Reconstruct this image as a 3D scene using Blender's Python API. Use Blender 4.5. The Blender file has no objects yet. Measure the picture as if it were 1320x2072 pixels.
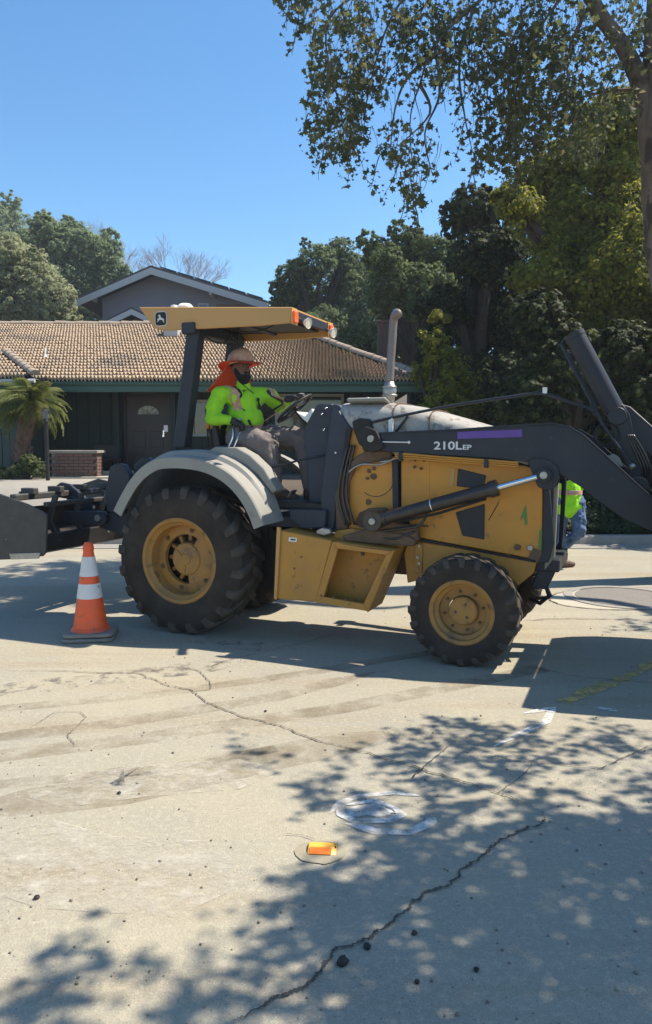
import bpy, bmesh, math, random
import numpy as np
from mathutils import Vector, Matrix, noise
R = math.radians
random.seed(7); rng = np.random.default_rng(7)
sc = bpy.context.scene; col = sc.collection

# ------------------------------------------------------------ camera, sky, sun
CAM_H, FPX, CX, CY = 1.65, 1500.0, 660.0, 1036.0
PITCH = math.atan(136 / FPX)
cam = bpy.data.cameras.new('camera'); co = bpy.data.objects.new('camera', cam); col.objects.link(co)
co.location = (0, 0, CAM_H); co.rotation_euler = (R(90) - PITCH, 0, 0)
cam.sensor_fit = 'HORIZONTAL'; cam.sensor_width = 36; cam.lens = 36 * FPX / 1320
cam.clip_start = .05; cam.clip_end = 3000; sc.camera = co
SUN = Vector((.5337, .1089, .8386)).normalized()
EL = math.asin(SUN.z); AZ = math.atan2(SUN.x, SUN.y)
w = bpy.data.worlds.new('World'); sc.world = w; w.use_nodes = True
nt = w.node_tree; nt.nodes.clear()
sky = nt.nodes.new('ShaderNodeTexSky'); sky.sky_type = 'NISHITA'; sky.sun_disc = False
sky.sun_elevation = EL; sky.sun_rotation = AZ; sky.altitude = 0
sky.air_density = 1.0; sky.dust_density = .4; sky.ozone_density = 2.6
bg = nt.nodes.new('ShaderNodeBackground'); bg.inputs[1].default_value = .116
wo = nt.nodes.new('ShaderNodeOutputWorld')
hs = nt.nodes.new('ShaderNodeHueSaturation'); hs.inputs['Saturation'].default_value = 1.22; hs.inputs['Hue'].default_value = .495; nt.links.new(sky.outputs[0], hs.inputs['Color']); nt.links.new(hs.outputs[0], bg.inputs[0]); nt.links.new(bg.outputs[0], wo.inputs[0])
sl = bpy.data.lights.new('sun', 'SUN'); sl.energy = 4.75; sl.angle = R(.53); sl.color = (1, .91, .77)
so = bpy.data.objects.new('sun', sl); col.objects.link(so)
so.rotation_euler = SUN.to_track_quat('Z', 'Y').to_euler(); so.location = (20, 4, 30)
sc.view_settings.view_transform = 'Standard'; sc.view_settings.look = 'None'
sc.view_settings.exposure = .90; sc.view_settings.gamma = 1; sc.view_settings.use_curve_mapping = False

# ------------------------------------------------------------ geometry of the place
C0 = np.array([0, 0, CAM_H])
def ray(px, py):
    u = (px - CX) / FPX; v = -(py - CY) / FPX
    return np.array([u, math.cos(PITCH) + v * math.sin(PITCH), -math.sin(PITCH) + v * math.cos(PITCH)])
def G(px, py, z=0.0):
    d = ray(px, py); return Vector(C0 + d * (z - CAM_H) / d[2])
def AY(px, py, Y):
    d = ray(px, py); return Vector(C0 + d * Y / d[1])
HEAD = R(22.7)
O = np.array(G(365, 1285)); F = np.array([math.cos(HEAD), -math.sin(HEAD), 0]); A = np.array([math.sin(HEAD), math.cos(HEAD), 0])
def L(px, py, y=0.0):                       # machine coordinates (forward, up) on the lengthwise plane y
    d = ray(px, py); t = ((O + A * y - C0) @ A) / (d @ A); P = C0 + d * t
    return (float((P - O) @ F), float(P[2]))
def L3(px, py, y): x, z = L(px, py, y); return (x, y, z)
def Ls(pts, y): return [L(p[0], p[1], y) for p in pts]
MID = .77                                   # lengthwise centre plane of the machine

# ------------------------------------------------------------ materials
def mat(name, c, rough=.7, metal=0, c2=None, scale=4, amt=.5, detail=6, bump=0, bscale=60, c3=None, s3=20, t3=.62, spec=.5, coat=0, stretch=None, sharp=.12, emit=0):
    m = bpy.data.materials.new(name); m.use_nodes = True; t = m.node_tree; n = t.nodes; b = n['Principled BSDF']
    b.inputs['Roughness'].default_value = rough; b.inputs['Metallic'].default_value = metal
    b.inputs['Specular IOR Level'].default_value = spec
    if coat: b.inputs['Coat Weight'].default_value = coat
    tc = n.new('ShaderNodeTexCoord'); src = tc.outputs['Object']
    if stretch:
        mp = n.new('ShaderNodeMapping'); mp.inputs['Scale'].default_value = stretch; t.links.new(src, mp.inputs[0]); src = mp.outputs[0]
    def nz(s, d=detail):
        q = n.new('ShaderNodeTexNoise'); q.inputs['Scale'].default_value = s; q.inputs['Detail'].default_value = d; q.inputs['Roughness'].default_value = .62
        t.links.new(src, q.inputs['Vector']); return q.outputs['Fac']
    def ramp(f, a, b_):
        q = n.new('ShaderNodeMapRange'); q.inputs[1].default_value = a; q.inputs[2].default_value = b_; t.links.new(f, q.inputs[0]); return q.outputs[0]
    def mix(f, a, b_):
        q = n.new('ShaderNodeMix'); q.data_type = 'RGBA'
        t.links.new(f, q.inputs[0])
        for s, v in ((6, a), (7, b_)):
            if isinstance(v, (tuple, list)): q.inputs[s].default_value = (*v[:3], 1)
            else: t.links.new(v, q.inputs[s])
        return q.outputs[2]
    cur = c
    if c2: cur = mix(ramp(nz(scale), .5 - amt * .5, .5 + amt * .5), c, c2)
    if c3: cur = mix(ramp(nz(s3, 8), t3, t3 + sharp), cur, c3)
    if isinstance(cur, tuple): b.inputs['Base Color'].default_value = (*cur, 1)
    else: t.links.new(cur, b.inputs['Base Color'])
    if bump:
        q = n.new('ShaderNodeBump'); q.inputs['Strength'].default_value = bump; q.inputs['Distance'].default_value = .01
        t.links.new(nz(bscale), q.inputs['Height']); t.links.new(q.outputs[0], b.inputs['Normal'])
    if emit: b.inputs['Emission Color'].default_value = (*c, 1); b.inputs['Emission Strength'].default_value = emit
    return m
def leafmat(name, a, b_, c_=None, trans=.35):
    m = bpy.data.materials.new(name); m.use_nodes = True; t = m.node_tree; n = t.nodes; p = n['Principled BSDF']
    g = n.new('ShaderNodeNewGeometry'); r = n.new('ShaderNodeValToRGB')
    e = r.color_ramp.elements; e[0].color = (*a, 1); e[1].color = (*b_, 1)
    if c_: q = e.new(.93); q.color = (*b_, 1); e[-1].color = (*c_, 1)
    t.links.new(g.outputs['Random Per Island'], r.inputs[0])
    p.inputs['Roughness'].default_value = .65; p.inputs['Specular IOR Level'].default_value = .2
    t.links.new(r.outputs[0], p.inputs['Base Color'])
    tr = n.new('ShaderNodeBsdfTranslucent'); ms = n.new('ShaderNodeMixShader'); ms.inputs[0].default_value = trans
    hs = n.new('ShaderNodeHueSaturation'); hs.inputs['Value'].default_value = 1.5; hs.inputs['Hue'].default_value = .485
    t.links.new(r.outputs[0], hs.inputs['Color']); t.links.new(hs.outputs[0], tr.inputs[0])
    t.links.new(p.outputs[0], ms.inputs[1]); t.links.new(tr.outputs[0], ms.inputs[2])
    t.links.new(ms.outputs[0], n['Material Output'].inputs[0]); return m
M = {}
M['yellow'] = mat('yellow paint', (.60, .26, .018), .45, c2=(.42, .19, .03), scale=2.6, c3=(.13, .075, .03), s3=9, t3=.60, sharp=.16, bump=.15, bscale=30)
M['yellow2'] = mat('dusty yellow paint', (.54, .245, .025), .6, c2=(.36, .185, .045), scale=3, c3=(.10, .06, .03), s3=9, t3=.59, sharp=.14, bump=.2, bscale=25)
M['canopy'] = mat('faded canopy yellow', (.52, .28, .085), .5, c2=(.46, .255, .085), scale=1.5)
M['rimy'] = mat('dirty rim yellow', (.42, .20, .03), .6, c2=(.24, .135, .05), scale=5, amt=.5, c3=(.10, .06, .035), s3=9, t3=.56, sharp=.15, bump=.2, bscale=25)
M['rust'] = mat('rusty grime', (.085, .05, .03), .85, c2=(.16, .10, .06), scale=14, bump=.4)
M['char'] = mat('charcoal paint', (.024, .028, .038), .42, c2=(.038, .041, .050), scale=3.5, c3=(.085, .08, .072), s3=14, t3=.62, sharp=.2, bump=.08, spec=.22)
M['char2'] = mat('blue grey panel', (.042, .052, .072), .5, c2=(.032, .037, .048), scale=4, spec=.25, c3=(.10, .095, .085), s3=10, t3=.62)
M['black'] = mat('black steel', (.013, .013, .014), .5, spec=.25, c2=(.03, .028, .026), scale=9, bump=.1)
M['oily'] = mat('oily black steel', (.012, .011, .011), .28, c2=(.05, .04, .034), scale=12, bump=.35, bscale=40)
M['rubber'] = mat('tyre rubber', (.022, .019, .017), .85, c2=(.062, .050, .040), scale=5, bump=.35, bscale=45, spec=.15)
M['rubberdust'] = mat('dusty tread rubber', (.038, .033, .029), .9, c2=(.10, .085, .07), scale=9, bump=.35, bscale=45, spec=.15)
M['fender'] = mat('grey fender', (.22, .214, .195), .6, c2=(.29, .275, .235), scale=3, c3=(.16, .145, .12), s3=8, t3=.58, sharp=.2)
M['hood'] = mat('dusty hood', (.30, .285, .26), .5, c2=(.42, .39, .34), scale=6, amt=.3, c3=(.13, .115, .10), s3=12, t3=.53, sharp=.12, bump=.2)
M['chrome'] = mat('chrome', (.75, .75, .75), .18, 1)
M['steel'] = mat('dull steel', (.42, .41, .39), .42, .8, c2=(.25, .24, .22), scale=20)
M['white'] = mat('white plastic', (.75, .74, .70), .5)
M['letter'] = mat('white lettering', (.62, .62, .62), .5)
M['purple'] = mat('purple tape', (.10, .045, .26), .6, c2=(.13, .07, .32), scale=12)
M['orange'] = mat('orange lens', (.75, .10, .02), .2, spec=.8, c2=(.9, .16, .03), scale=60)
M['lens'] = mat('clear lens', (.7, .66, .52), .12, spec=.9)
M['grn'] = mat('green scuff', (.10, .22, .06), .7)
M['darkdeck'] = mat('dark scraped steel', (.06, .054, .047), .6, c2=(.032, .029, .027), scale=8, c3=(.24, .23, .22), s3=9, t3=.64, sharp=.04, bump=.2)
M['seat'] = mat('black vinyl', (.02, .02, .022), .5, bump=.1)
M['knob'] = mat('amber lever grip', (.62, .27, .06), .4)
M['lime'] = mat('lime fabric', (.34, .72, .02), .9, c2=(.27, .60, .02), scale=10, bump=.5, bscale=25)
M['lime2'] = mat('lime vest fabric', (.38, .86, .02), .9, c2=(.31, .75, .02), scale=9, bump=.5, bscale=22)
M['reflect'] = mat('dusty reflective tape', (.58, .40, .32), .6, c2=(.42, .15, .08), scale=22, amt=.3)
M['khaki'] = mat('grey work trousers', (.20, .165, .15), .9, c2=(.13, .11, .10), scale=11, bump=.6, bscale=22)
M['denim'] = mat('faded denim', (.045, .085, .17), .9, c2=(.10, .17, .29), scale=9, amt=.3, bump=.6, bscale=26)
M['skin'] = mat('brown skin', (.13, .062, .04), .55)
M['hair'] = mat('black beard', (.008, .007, .007), .9, bump=.8, bscale=180)
M['glove'] = mat('dark glove', (.02, .02, .024), .75, c2=(.035, .035, .04), scale=40)
M['gloveg'] = mat('grey glove knuckles', (.3, .3, .31), .75)
M['hatorange'] = mat('orange fabric', (.80, .085, .02), .8, c2=(.68, .07, .02), scale=8, bump=.4, bscale=30)
M['hatcrown'] = mat('stickered pale hat', (.46, .20, .12), .5, c2=(.52, .36, .27), scale=16, amt=.2, c3=(.08, .06, .06), s3=26, t3=.62, sharp=.03)
M['boot'] = mat('brown leather', (.06, .035, .025), .7, c2=(.10, .06, .04), scale=18, bump=.3)
M['cone'] = mat('cone orange', (.88, .115, .018), .5, c2=(.66, .09, .03), scale=6, c3=(.25, .08, .04), s3=9, t3=.58, sharp=.15)
M['collar'] = mat('scuffed white collar', (.74, .72, .70), .5, c2=(.55, .53, .50), scale=8, c3=(.2, .2, .2), s3=13, t3=.64, sharp=.04)
M['conebase'] = mat('dusty rubber base', (.26, .24, .20), .85, c2=(.16, .15, .135), scale=12, bump=.4)
# setting
M['stucco'] = mat('lavender grey stucco', (.19, .19, .235), .9, c2=(.175, .175, .215), scale=1.2)
M['fascia'] = mat('pale fascia paint', (.42, .41, .40), .7)
M['green'] = mat('dark green siding', (.022, .038, .034), .75, c2=(.017, .030, .028), scale=1.5, bump=.15, bscale=14)
M['greenlt'] = mat('grey green siding', (.07, .095, .08), .75, c2=(.06, .08, .07), scale=1.5)
M['gutter'] = mat('green gutter', (.035, .09, .07), .5)
M['door'] = mat('dark brown door', (.03, .016, .014), .4, c2=(.02, .012, .012), scale=6, stretch=(6, 6, .7))
M['winframe'] = mat('pale window frame', (.32, .34, .32), .6)
M['glass'] = mat('window glass', (.035, .045, .05), .06, spec=.9, c2=(.06, .08, .075), scale=2)
M['porch'] = mat('porch concrete', (.16, .145, .13), .9, c2=(.12, .11, .10), scale=3)
M['brick'] = mat('red brick', (.17, .095, .075), .9, c2=(.12, .072, .06), scale=6, bump=.3)
M['mortar'] = mat('mortar', (.36, .33, .30), .95)
M['tile'] = mat('weathered clay tile', (.38, .285, .20), .85, c2=(.28, .22, .165), scale=3.4, amt=.35, c3=(.13, .12, .105), s3=.5, t3=.52, sharp=.16, bump=.3, bscale=30)
M['capt'] = mat('ridge cap tile', (.34, .26, .19), .85, c2=(.27, .22, .17), scale=3, bump=.3)
M['solar'] = mat('solar panel', (.012, .016, .03), .12, spec=.8)
M['shingle'] = mat('dark shingle', (.06, .055, .055), .9, bump=.4, bscale=20)
M['bark'] = mat('mottled plane bark', (.075, .052, .037), .9, c2=(.15, .115, .088), scale=5, amt=.3, c3=(.05, .036, .027), s3=4.5, t3=.56, sharp=.04, bump=.5, bscale=14, stretch=(1, 1, .55))
M['bark2'] = mat('dark bark', (.03, .024, .019), .95, c2=(.055, .045, .036), scale=9, bump=.8, bscale=16)
M['twig'] = mat('grey twigs', (.30, .26, .25), .95)
M['soil'] = mat('leaf litter soil', (.10, .075, .05), .95, c2=(.06, .05, .035), scale=3, bump=.6, bscale=12)
M['drive'] = mat('driveway concrete', (.33, .30, .25), .9, c2=(.24, .22, .19), scale=2, bump=.2)
M['kerb'] = mat('kerb concrete', (.30, .275, .235), .9, c2=(.20, .185, .165), scale=5, bump=.3)
M['crack'] = mat('crack', (.045, .038, .032), 1, c2=(.10, .085, .07), scale=14)
M['crack2'] = mat('hairline crack', (.14, .115, .09), 1, c2=(.09, .075, .06), scale=14)
M['patch'] = mat('patched concrete', (.40, .36, .28), .9, c2=(.34, .31, .245), scale=5, c3=(.2, .18, .15), s3=50, t3=.66)
M['iron'] = mat('manhole cover', (.20, .18, .155), .8, c2=(.14, .125, .11), scale=30, bump=.6, bscale=50)
M['lump'] = mat('asphalt lump', (.012, .011, .012), .6, bump=.8, bscale=60)
M['pebble'] = mat('small stones', (.075, .065, .055), .9, c2=(.30, .26, .20), scale=3)
M['mark'] = mat('amber road marker', (.85, .42, .06), .45, c2=(.72, .34, .05), scale=30)
M['markr'] = mat('orange marker reflector', (.85, .20, .015), .2, spec=.8)
M['lampglass'] = mat('lantern glass', (.12, .14, .14), .25)
M['frondm'] = leafmat('palm leaflets', (.075, .10, .03), (.17, .185, .05), (.34, .28, .08), .35)
def road_mat():
    m = bpy.data.materials.new('worn concrete road'); m.use_nodes = True; t = m.node_tree; n = t.nodes; b = n['Principled BSDF']
    tc = n.new('ShaderNodeTexCoord')
    def nz(s, d=6, st=None, rough=.6):
        q = n.new('ShaderNodeTexNoise'); q.inputs['Scale'].default_value = s; q.inputs['Detail'].default_value = d; q.inputs['Roughness'].default_value = rough
        if st:
            mp = n.new('ShaderNodeMapping'); mp.inputs['Scale'].default_value = st[0]; mp.inputs['Rotation'].default_value = (0, 0, st[1])
            t.links.new(tc.outputs['Object'], mp.inputs[0]); t.links.new(mp.outputs[0], q.inputs[0])
        else: t.links.new(tc.outputs['Object'], q.inputs[0])
        return q.outputs['Fac']
    def rg(f, a, b_):
        q = n.new('ShaderNodeMapRange'); q.inputs[1].default_value = a; q.inputs[2].default_value = b_; t.links.new(f, q.inputs[0]); return q.outputs[0]
    def mix(f, a, b_, mode='MIX'):
        q = n.new('ShaderNodeMix'); q.data_type = 'RGBA'; q.blend_type = mode
        if isinstance(f, float): q.inputs[0].default_value = f
        else: t.links.new(f, q.inputs[0])
        for s, v in ((6, a), (7, b_)):
            if isinstance(v, tuple): q.inputs[s].default_value = (*v, 1)
            else: t.links.new(v, q.inputs[s])
        return q.outputs[2]
    c = mix(rg(nz(.9), .35, .65), (.33, .295, .215), (.27, .25, .20))
    c = mix(rg(nz(.35, 4), .45, .7), c, (.25, .24, .205))
    c = mix(rg(nz(1.3, 5, ((.18, 1.6, 1), R(-14))), .50, .74), c, (.25, .20, .135))       # dusty travel streaks
    c = mix(rg(nz(38, 3), .50, .80), c, (.40, .355, .26))                                   # pale aggregate
    c = mix(rg(nz(85, 2), .58, .78), c, (.19, .165, .125))                                  # dark aggregate
    c = mix(rg(nz(190, 1), .58, .74), c, (.46, .42, .33))
    c = mix(rg(nz(6, 10, None, .75), .58, .74), c, (.23, .20, .15))
    t.links.new(c, b.inputs['Base Color']); b.inputs['Roughness'].default_value = .9; b.inputs['Specular IOR Level'].default_value = .25
    bp = n.new('ShaderNodeBump'); bp.inputs['Strength'].default_value = .55; bp.inputs['Distance'].default_value = .006
    ad = n.new('ShaderNodeMath'); ad.operation = 'ADD'; t.links.new(nz(110, 3), ad.inputs[0]); t.links.new(nz(9, 5), ad.inputs[1])
    t.links.new(ad.outputs[0], bp.inputs['Height']); t.links.new(bp.outputs[0], b.inputs['Normal']); return m
M['road'] = road_mat()
def fadedmat(name, c, scale, lo, hi, rough=.9, edge=None):
    m = bpy.data.materials.new(name); m.use_nodes = True; t = m.node_tree; n = t.nodes; b = n['Principled BSDF']
    b.inputs['Base Color'].default_value = (*c, 1); b.inputs['Roughness'].default_value = rough
    tc = n.new('ShaderNodeTexCoord'); q = n.new('ShaderNodeTexNoise'); q.inputs['Scale'].default_value = scale; q.inputs['Detail'].default_value = 9; q.inputs['Roughness'].default_value = .7
    t.links.new(tc.outputs['Object'], q.inputs[0]); r = n.new('ShaderNodeMapRange'); r.inputs[1].default_value = lo; r.inputs[2].default_value = hi
    t.links.new(q.outputs[0], r.inputs[0]); t.links.new(r.outputs[0], b.inputs['Alpha']); return m
M['wpaint'] = fadedmat('sprayed white paint', (.68, .68, .66), 11, .34, .66)
M['ypaint'] = fadedmat('worn yellow line', (.50, .37, .13), 9, .34, .58)
M['track'] = fadedmat('dusty tyre track', (.22, .17, .105), 3.5, .40, .95)
M['stain'] = fadedmat('grey smudge', (.13, .115, .10), 8, .50, .74)
M['pale'] = fadedmat('pale dust', (.48, .44, .36), 8, .42, .75)

# ------------------------------------------------------------ building helpers
def tag(o, label=None, cat=None, group=None, kind=None):
    for k, v in (('label', label), ('category', cat), ('group', group), ('kind', kind)):
        if v: o[k] = v
    return o
def empty(name, loc=(0, 0, 0), rz=0, **k):
    o = bpy.data.objects.new(name, None); col.objects.link(o); o.location = loc; o.rotation_euler = (0, 0, rz); o.empty_display_size = .1
    return tag(o, **k)
def link(name, me, m, parent=None):
    o = bpy.data.objects.new(name, me); col.objects.link(o)
    if parent is not None: o.parent = parent
    if m is not None and not me.materials: me.materials.append(m)
    return o
def rot_to(v): return Vector(v).normalized().to_track_quat('Z', 'Y').to_matrix().to_4x4()
class B:
    def __init__(s): s.b = bmesh.new()
    def box(s, c, d, rot=None):
        mt = Matrix.Translation(c) @ (rot.to_4x4() if rot is not None else Matrix()) @ Matrix.Diagonal((*d, 1))
        bmesh.ops.create_cube(s.b, size=1, matrix=mt); return s
    def prism(s, pts, y0, y1, axis='y'):            # outline in (x,z) pushed along y; axis='z': outline in (x,y) pushed along z
        f = (lambda p, y: (p[0], y, p[1])) if axis == 'y' else (lambda p, y: (p[0], p[1], y)) if axis == 'z' else (lambda p, y: (y, p[0], p[1]))
        a = [s.b.verts.new(f(p, y0)) for p in pts]; c = [s.b.verts.new(f(p, y1)) for p in pts]; n = len(pts); fs = []
        for i in range(n): fs.append(s.b.faces.new((a[i], a[(i + 1) % n], c[(i + 1) % n], c[i])))
        fs.append(s.b.faces.new(a[::-1])); fs.append(s.b.faces.new(c))
        bmesh.ops.recalc_face_normals(s.b, faces=fs); return s
    def cyl(s, p0, p1, r, seg=16, r2=None):
        p0, p1 = Vector(p0), Vector(p1); h = (p1 - p0).length
        bmesh.ops.create_cone(s.b, cap_ends=True, segments=seg, radius1=r, radius2=r if r2 is None else r2, depth=h, matrix=Matrix.Translation((p0 + p1) / 2) @ rot_to(p1 - p0)); return s
    def ball(s, c, r, d=(1, 1, 1), u=12, v=8, rot=None):
        bmesh.ops.create_uvsphere(s.b, u_segments=u, v_segments=v, radius=r, matrix=Matrix.Translation(c) @ (rot.to_4x4() if rot is not None else Matrix()) @ Matrix.Diagonal((*d, 1))); return s
    def tube(s, path, r, seg=8, rs=None):
        P = [Vector(p) for p in path]; rings = []; n = len(P); up = None
        for i, p in enumerate(P):
            d = (P[min(i + 1, n - 1)] - P[max(i - 1, 0)]).normalized()
            if up is None: up = d.orthogonal().normalized()
            up = (up - d * up.dot(d)).normalized(); sd = d.cross(up); rr = rs[i] if rs else r
            rings.append([s.b.verts.new(p + (up * math.cos(t) + sd * math.sin(t)) * rr) for t in [2 * math.pi * k / seg for k in range(seg)]])
        for i in range(n - 1):
            for k in range(seg): s.b.faces.new((rings[i][k], rings[i][(k + 1) % seg], rings[i + 1][(k + 1) % seg], rings[i + 1][k]))
        s.b.faces.new(rings[0][::-1]); s.b.faces.new(rings[-1]); return s
    def lathe(s, prof, seg=48, c=(0, 0, 0), axis='y'):   # profile (radius, along axis)
        rings = []
        for r, h in prof:
            ring = []
            for k in range(seg):
                t = 2 * math.pi * k / seg
                p = (r * math.cos(t), h, r * math.sin(t)) if axis == 'y' else (r * math.cos(t), r * math.sin(t), h)
                ring.append(s.b.verts.new(Vector(c) + Vector(p)))
            rings.append(ring)
        fs = []
        for i in range(len(rings) - 1):
            for k in range(seg): fs.append(s.b.faces.new((rings[i][k], rings[i][(k + 1) % seg], rings[i + 1][(k + 1) % seg], rings[i + 1][k])))
        bmesh.ops.recalc_face_normals(s.b, faces=fs); return s
    def sections(s, secs, close=True, caps=True):        # loft: list of equal-length point rings
        rings = [[s.b.verts.new(p) for p in q] for q in secs]; n = len(secs[0]); fs = []
        for i in range(len(rings) - 1):
            for k in range(n if close else n - 1): fs.append(s.b.faces.new((rings[i][k], rings[i][(k + 1) % n], rings[i + 1][(k + 1) % n], rings[i + 1][k])))
        if caps and close: fs.append(s.b.faces.new(rings[0][::-1])); fs.append(s.b.faces.new(rings[-1]))
        bmesh.ops.recalc_face_normals(s.b, faces=fs); return s
    def torus(s, c, R_, r, rot=None, U=32, V=8):
        mt = Matrix.Translation(c) @ (rot.to_4x4() if rot is not None else Matrix()); g = []
        for i in range(U):
            a = 2 * math.pi * i / U
            g.append([s.b.verts.new(mt @ Vector(((R_ + r * math.cos(2 * math.pi * j / V)) * math.cos(a), (R_ + r * math.cos(2 * math.pi * j / V)) * math.sin(a), r * math.sin(2 * math.pi * j / V)))) for j in range(V)])
        for i in range(U):
            for j in range(V): s.b.faces.new((g[i][j], g[(i + 1) % U][j], g[(i + 1) % U][(j + 1) % V], g[i][(j + 1) % V]))
        return s
    def build(s, name, m, parent=None, off=(0, 0, 0), bevel=0, smooth=True, label=None, seg=1, **k):
        if any(off): bmesh.ops.translate(s.b, verts=s.b.verts, vec=-Vector(off))
        if bevel:
            es = [e for e in s.b.edges if len(e.link_faces) == 2 and e.calc_face_angle(0) > .5]
            bmesh.ops.bevel(s.b, geom=es, offset=bevel, segments=seg, profile=.5, affect='EDGES', clamp_overlap=True)
        if smooth:
            for f in s.b.faces: f.smooth = True
            for e in s.b.edges:
                if len(e.link_faces) != 2 or e.calc_face_angle(0) > .6: e.smooth = False
        me = bpy.data.meshes.new(name); s.b.to_mesh(me); s.b.free()
        return tag(link(name, me, m, parent), label=label, **k)
def rawmesh(name, V, Fc, m, parent=None, smooth=False):
    V = np.asarray(V, dtype=np.float32).reshape(-1, 3); Fc = np.asarray(Fc, dtype=np.int32); k = Fc.shape[1]
    me = bpy.data.meshes.new(name); me.vertices.add(len(V)); me.vertices.foreach_set('co', V.ravel())
    me.loops.add(Fc.size); me.loops.foreach_set('vertex_index', Fc.ravel())
    me.polygons.add(len(Fc)); me.polygons.foreach_set('loop_start', np.arange(0, Fc.size, k, dtype=np.int32)); me.polygons.foreach_set('loop_total', np.full(len(Fc), k, dtype=np.int32))
    if smooth: me.polygons.foreach_set('use_smooth', np.ones(len(Fc), dtype=bool))
    me.update(calc_edges=True); return link(name, me, m, parent)
def organic(name, m, parent, parts, voxel=.012, off=(0, 0, 0), sm=6, disp=0, dscale=.1, label=None):
    """one continuous skin over tapered limbs ('c',p0,r0,p1,r1) and ellipsoids ('e',centre,(rx,ry,rz)[,rot])"""
    b = B(); offv = Vector(off)
    for q in parts:
        if q[0] == 'c':
            p0, r0, p1, r1 = Vector(q[1]) - offv, q[2], Vector(q[3]) - offv, q[4]
            b.ball(p0, r0, u=14, v=10); b.ball(p1, r1, u=14, v=10); b.cyl(p0, p1, r0, 14, r1)
        else: b.ball(Vector(q[1]) - offv, 1, q[2], 16, 12, q[3] if len(q) > 3 else None)
    me = bpy.data.meshes.new('t'); b.b.to_mesh(me); b.b.free(); t = bpy.data.objects.new('t', me); col.objects.link(t)
    r = t.modifiers.new('r', 'REMESH'); r.mode = 'VOXEL'; r.voxel_size = voxel
    s_ = t.modifiers.new('s', 'SMOOTH'); s_.factor = .5; s_.iterations = sm
    if disp:
        tx = bpy.data.textures.new('folds', 'CLOUDS'); tx.noise_scale = dscale; tx.noise_depth = 2
        d = t.modifiers.new('d', 'DISPLACE'); d.texture = tx; d.strength = disp; d.mid_level = .5; d.texture_coords = 'LOCAL'
    me2 = bpy.data.meshes.new_from_object(t.evaluated_get(bpy.context.evaluated_depsgraph_get())); bpy.data.objects.remove(t)
    me2.polygons.foreach_set('use_smooth', [True] * len(me2.polygons)); me2.name = name; me2.materials.clear()
    return tag(link(name, me2, m, parent), label=label)
def copy_of(src, parent, loc=None, rot=None, scale=None):
    c = src.copy(); col.objects.link(c); c.parent = parent
    if loc is not None: c.location = loc
    if rot is not None: c.rotation_euler = rot
    if scale is not None: c.scale = scale
    return c
def sheet(name, pts, z, m, **k):                        # flat outline lying at height z
    bm = bmesh.new(); f = bm.faces.new([bm.verts.new((p[0], p[1], z)) for p in pts]); f.normal_update()
    if f.normal.z < 0: f.normal_flip()
    bmesh.ops.triangulate(bm, faces=[f]); me = bpy.data.meshes.new(name); bm.to_mesh(me); bm.free()
    return tag(link(name, me, m), **k)

# ============================================================ SETTING
bx = B(); bx.box((0, 400, -.5), (1600, 1200, 1)); road = bx.build('road', M['road'], kind='structure', smooth=False)
# raised ground behind the kerb
KY = 12.35
def lotz(x, y):
    if y < KY + .3: return .12
    t = min(1, (y - KY - .3) / 1.7); z = .12 + .80 * t * t * (3 - 2 * t)
    if y > 24: z += (y - 24) * .16
    return z
xs = np.concatenate([np.linspace(-90, -12, 12), np.linspace(-11, 14, 80), np.linspace(15, 90, 12)]); ys = np.concatenate([np.linspace(KY, 15, 22), np.linspace(15.5, 24, 12), np.linspace(27, 110, 12)])
V = [(x, y, lotz(x, y) + (.03 * noise.noise((x * .8, y * .8, 0)) if y > KY + .5 else 0)) for y in ys for x in xs]; nx = len(xs)
Fq = [(j * nx + i, j * nx + i + 1, (j + 1) * nx + i + 1, (j + 1) * nx + i) for j in range(len(ys) - 1) for i in range(nx - 1)]
tag(rawmesh('hillside_ground', V, Fq, M['soil'], smooth=True), kind='structure')
kx = -14
while kx < 14:                                         # kerb in cast lengths
    b = B(); b.prism([(KY - .17, 0.001), (KY - .15, .13), (KY - .13, .145), (KY + .02, .15), (KY + .02, .001)], kx, kx + 2.99, axis='x'); b.build('kerb', M['kerb'], kind='structure', bevel=.006); kx += 3
b = B(); b.box((0, KY - .42, .006), (28, .48, .012)); b.build('gutter', M['kerb'], kind='structure', smooth=False)
# concrete driveway climbing to the house
dv = [(x, y, lotz(0, y) + .03) for y in np.linspace(KY + .04, 15.4, 16) for x in (-7.5, -2.6)]
tag(rawmesh('driveway', dv, [(2 * i, 2 * i + 1, 2 * i + 3, 2 * i + 2) for i in range(15)], M['drive'], smooth=True), kind='structure')
b = B(); b.box((-4.5, 15.6, .955), (6.6, .5, .07)); b.build('garden_path', M['patch'], kind='structure', bevel=.01)

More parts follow.
